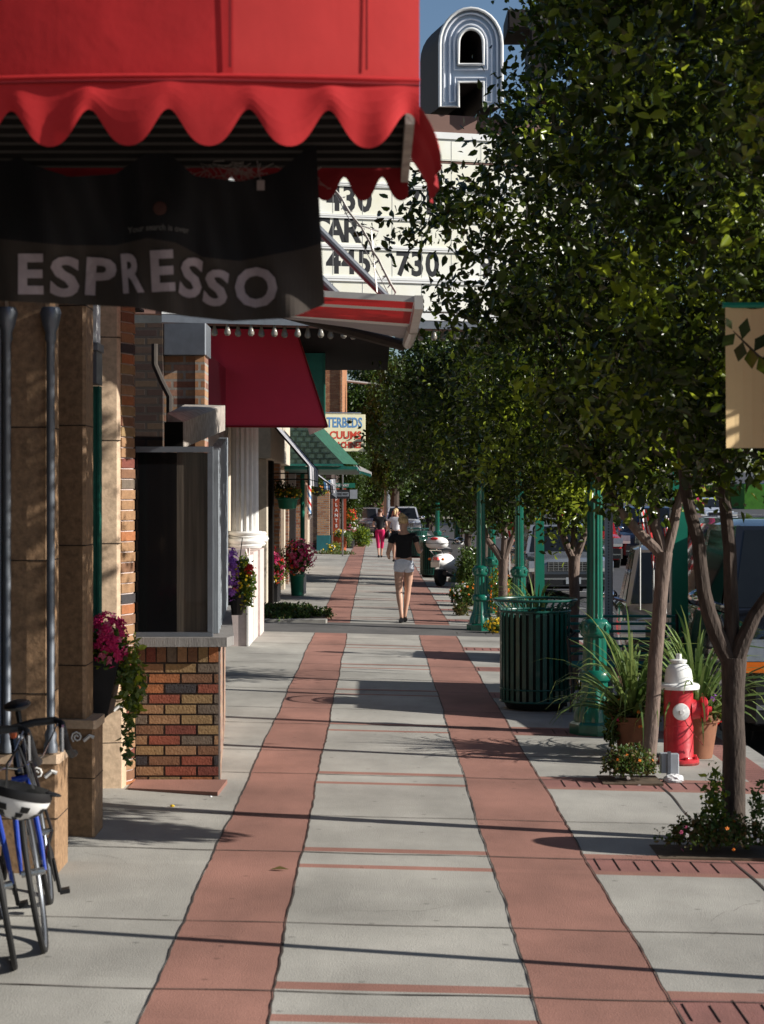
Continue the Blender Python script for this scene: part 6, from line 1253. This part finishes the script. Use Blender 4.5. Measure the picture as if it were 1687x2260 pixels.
# ================================================================ STREET TREES
def limb_tree(name, label, x, y, fork, th, limbs, crown, cl, group='pear trees planted along the kerb', bark='bark', cs=(1, 1, 1)):
    z = G(x, y); t = thing(name, label, 'tree', (x, y, z), group); m = MB(); rg = random.Random(int(x * 100 + y * 10))
    pts = [(x + .0, y, z - .05), (x, y, z + .03)] + [(x + rg.uniform(-.008, .008) + fork[0] * k / 6, y, z + (fork[2]) * k / 6) for k in range(1, 7)]
    m.tube(pts, [th * 1.25, th * 1.12, th, th * .97, th * .95, th * .93, th * .95, th * 1.08], 14)
    fk = Vector(pts[-1]); tips = []
    for L_ in limbs:
        q = [fk - Vector((0, 0, .05))] + [Vector((x + a, y + b, z + c)) for a, b, c, r in L_]; rr = [th * .8] + [r for *_, r in L_]
        # smooth by inserting midpoints
        Q = []; RR = []
        for i in range(len(q) - 1): Q += [q[i], (q[i] + q[i + 1]) / 2 + Vector((rg.uniform(-.012, .012), rg.uniform(-.012, .012), 0))]; RR += [rr[i], (rr[i] + rr[i + 1]) / 2]
        Q.append(q[-1]); RR.append(rr[-1]); m.tube(Q, RR, 10); tips.append(Q[-1])
        for s_ in range(5):
            b0 = Q[-1 - (s_ % 3)]; e = b0 + Vector((rg.uniform(-.5, .5), rg.uniform(-.5, .5), rg.uniform(.3, .9))); m.tube([b0, (b0 + e) / 2 + Vector((.04, .02, 0)), e], [.016, .010, .004], 6)
    m.build('trunk', M[bark], t, True)
    co = bpy.data.objects.new('crown', crown); COL.objects.link(co); co.location = (cl[0], cl[1], cl[2] + z); co.scale = cs; put(co, t); return t
K = dict(cr1=crown_mesh('crown', [(0, .25), (.35, .7), (1.0, 1.0), (2.2, .95), (3.4, .7), (4.3, .2)], 1.30, 1.25, 400, 86, .074, 21, fresh=.24, cl=.25),
         cr2=crown_mesh('crown', [(-.15, .25), (.35, .45), (.85, .62), (1.35, .85), (1.8, 1.0), (2.3, .92), (2.6, .64), (3.4, .58), (4.2, .40), (4.9, .1)], 1.62, 1.35, 520, 82, .074, 22, fresh=.24, cl=.23),
         cr3=crown_mesh('crown', [(0, .2), (.4, .6), (1.1, 1.0), (1.8, .8), (2.5, .3)], 1.30, 1.4, 260, 95, .070, 23, fresh=.3),
         cr4=crown_mesh('crown', [(0, .15), (.4, .38), (1.3, 1.0), (2.1, .9), (3.0, .3)], 1.60, 1.9, 300, 90, .085, 24, mats=('leaf', 'leaf_far'), fresh=.25),
         cr5=crown_mesh('crown', [(0, .12), (.5, .35), (1.4, 1.0), (2.2, .8), (2.8, .2)], 1.5, 1.8, 200, 70, .12, 25, mats=('leaf_far', 'leaf'), fresh=.4))
p1 = gp(1585, 1817); p2 = gp(1400, 1655)
limb_tree('pear_tree', 'nearest pear tree, its trunk forking low at the right edge', p1.x, p1.y, (0, 0, 1.07), .070,
          [[(-.10, 0, 1.22, .05), (-.17, 0, 1.45, .043), (-.20, .02, 1.75, .04), (-.27, .05, 2.05, .036), (-.30, .1, 2.5, .03)], [(.0, .04, 1.3, .045), (-.01, .05, 1.7, .04), (-.04, .1, 2.1, .037), (-.05, .1, 2.8, .026)], [(.12, -.03, 1.32, .042), (.28, -.05, 1.52, .038), (.5, -.05, 1.9, .03), (.6, 0, 2.4, .02)]], K['cr1'], (p1.x + .12, 10.75, 2.12))
limb_tree('pear_tree', 'second pear tree, straight trunk beside the red hydrant with three limbs', p2.x, p2.y, (.12, 0, 1.60), .056,
          [[(-.04, 0, 1.72, .04), (-.20, 0, 1.90, .032), (-.34, 0, 2.12, .026), (-.5, .1, 2.5, .018)], [(.06, .03, 1.8, .042), (.05, .05, 2.1, .038), (.03, .05, 2.7, .026)], [(.20, 0, 1.82, .038), (.26, 0, 2.05, .034), (.38, .05, 2.5, .024)]], K['cr2'], (p2.x + .02, p2.y + .05, 2.15), bark='bark_grey')
p3 = gp(1232, 1484)
limb_tree('pear_tree', 'third pear tree, slim pale trunk behind the slatted bin', p3.x, 20.6, (.02, 0, 1.40), .058, [[(-.10, 0, 1.6, .035), (-.16, 0, 1.9, .03), (-.25, 0, 2.4, .02)], [(.02, .05, 1.6, .035), (.0, .05, 2.3, .025)], [(.10, 0, 1.55, .033), (.17, 0, 1.8, .028), (.22, 0, 2.2, .022)]], K['cr3'], (p3.x, 20.6, 1.80), bark='bark_grey')
limb_tree('pear_tree', 'leaning limbed tree left of the posts at the alley', 1.98, 30.9, (.03, 0, 1.05), .075, [[(-.22, 0, 1.35, .05), (-.36, 0, 1.7, .04), (-.5, 0, 2.2, .03)], [(.05, 0, 1.5, .05), (.05, .1, 2.3, .035)], [(.22, 0, 1.5, .04), (.3, 0, 2.2, .03)]], K['cr4'], (2.0, 30.6, 1.72), bark='bark_grey')
base = limb_tree('pear_tree', 'pear tree with dark trunk right of the scooter', 2.05, 37.3, (.02, 0, 1.3), .07, [[(-.2, 0, 1.7, .04), (-.35, .1, 2.4, .03)], [(.03, .1, 1.8, .04), (.0, .1, 2.6, .03)], [(.2, -.1, 1.8, .04), (.4, 0, 2.4, .02)]], K['cr4'], (2.05, 37.3, 1.62), cs=(1, 1, 1.05))
ftre = limb_tree('pear_tree', 'first of the distant tree row, leaning pale trunk behind the scooter box', 2.1, 45, (.02, 0, 1.2), .08, [[(-.25, 0, 1.6, .05), (-.5, .1, 2.4, .03)], [(.03, .1, 1.7, .04), (.0, .1, 2.6, .03)]], K['cr5'], (2.05, 45, 1.45))
for i, (y, lb) in enumerate(((50.5, 'dark distant tree just beyond the bin behind the scooter'), (57, 'middle tree of the distant row, trunk beside the far bin'), (64, 'distant tree whose trunk shows above the woman\'s right shoulder'), (72, 'distant tree in shade near the end of the row'), (81, 'second farthest tree of the kerb row'), (92, 'farthest tree of the kerb row'))):
    dup(ftre, (2.1 - .02 * i, y, G(2, y)), lb, rz=i * 1.9, sc=(1, 1, 1 + .04 * (i % 2)))
# off to the right, its low leaves hang into the top corner
limb_tree('pear_tree', 'close tree beyond the right edge whose blurred leaves fill the top right corner', 2.85, 5.9, (0, 0, 1.9), .07, [[(-.4, 0, 2.6, .04), (-.7, 0, 3.4, .03)], [(.1, 0, 2.6, .04), (.2, .1, 3.6, .03)]], K['cr1'], (2.45, 7.9, 3.1), cs=(.95, 1.15, .85))
T1 = [o for o in bpy.data.objects if o.get('label', '').startswith('nearest pear')][0]
clump('shadow_crown', T1, (2.78, 10.55, 2.12), (.38, .30, .24), 2400, .07, ('leaf', 'leaf_fresh_glint'), 151, [.8, .2])  # unseen leaf clump added to cast the dark patch on the left slab
T0 = [o for o in bpy.data.objects if o.get('label', '').startswith('close tree')][0]
mb = MB(); q0 = W(1690, 800, 7.85); mb.tube([q0, W(1640, 770, 7.85), W(1605, 735, 7.85), W(1585, 715, 7.85)], [.008, .006, .004, .002], 6)
for (u, v, du, dv) in ((1583, 712, -14, -26), (1590, 720, -30, 30), (1604, 734, 12, -48), (1606, 738, -10, 44), (1622, 752, 4, 46), (1630, 760, 26, -40), (1640, 770, 20, 44), (1648, 776, 34, -20)):
    A_ = W(u, v, 7.84); B_ = W(u + du, v + dv, 7.82); s_ = (B_ - A_).cross(Vector((0, 1, 0))).normalized() * (B_ - A_).length * .30; mb.add([A_, (A_ + B_) / 2 + s_ + Vector((0, -.01, 0)), B_, (A_ + B_) / 2 - s_ + Vector((0, .012, 0))], [(0, 1, 2), (0, 2, 3)], 1)
mb.build('low_twig', [M['twig'], M['leaf']], T0)
# trees beyond
bigc = crown_mesh('crown', [(0, .5), (1.5, .9), (4, 1.0), (6.5, .7), (8, .2)], 3.0, 3.0, 300, 80, .26, 27, mats=('leaf_far', 'leaf'), fresh=.3, cl=.8)
def bigtree(x, y, z, sc_, lb, dy=0):
    t = thing('broad_tree', lb, 'tree', (x, y, 0), 'large trees closing the view'); m = MB(); m.tube([(x, y, -.1), (x + .1, y, z + 2)], [.28, .18], 10); m.build('trunk', M['bark'], t)
    o = bpy.data.objects.new('crown', bigc); COL.objects.link(o); o.location = (x, y, z); o.scale = sc_; put(o, t)
bigtree(-.2, 116, 1.9, (.85, 1, .95), 'sunlit green tree at the end of the pavement below the marquee'); bigtree(3.4, 124, 1.2, (1.2, 1, 1.35), 'broad tree behind the far end of the kerb trees'); bigtree(1.0, 106, 2.75, (.50, .6, .75), 'leafy tree standing before the grey pole at the pavement end'); bigtree(-1.35, 90, 2.2, (.30, .5, .35), 'small leafy tree over the dark ivy beside the signboard')
for i, (x, y, s_) in enumerate(((14, 175, 1.3), (22, 185, 1.5), (31, 190, 1.6), (40, 185, 1.5), (49, 190, 1.6), (7, 172, 1.3))): bigtree(x, y, 1.0 + max(0, x - 12) * .12, (s_, 1, s_), ['dark tree across the street beyond the navy car', 'wide tree beyond the distant car row', 'big tree beyond the lawn at far right', 'tall tree behind the blue distant car', 'rightmost big tree on the skyline', 'tree behind the red truck'][i])
SC.render.film_transparent = False
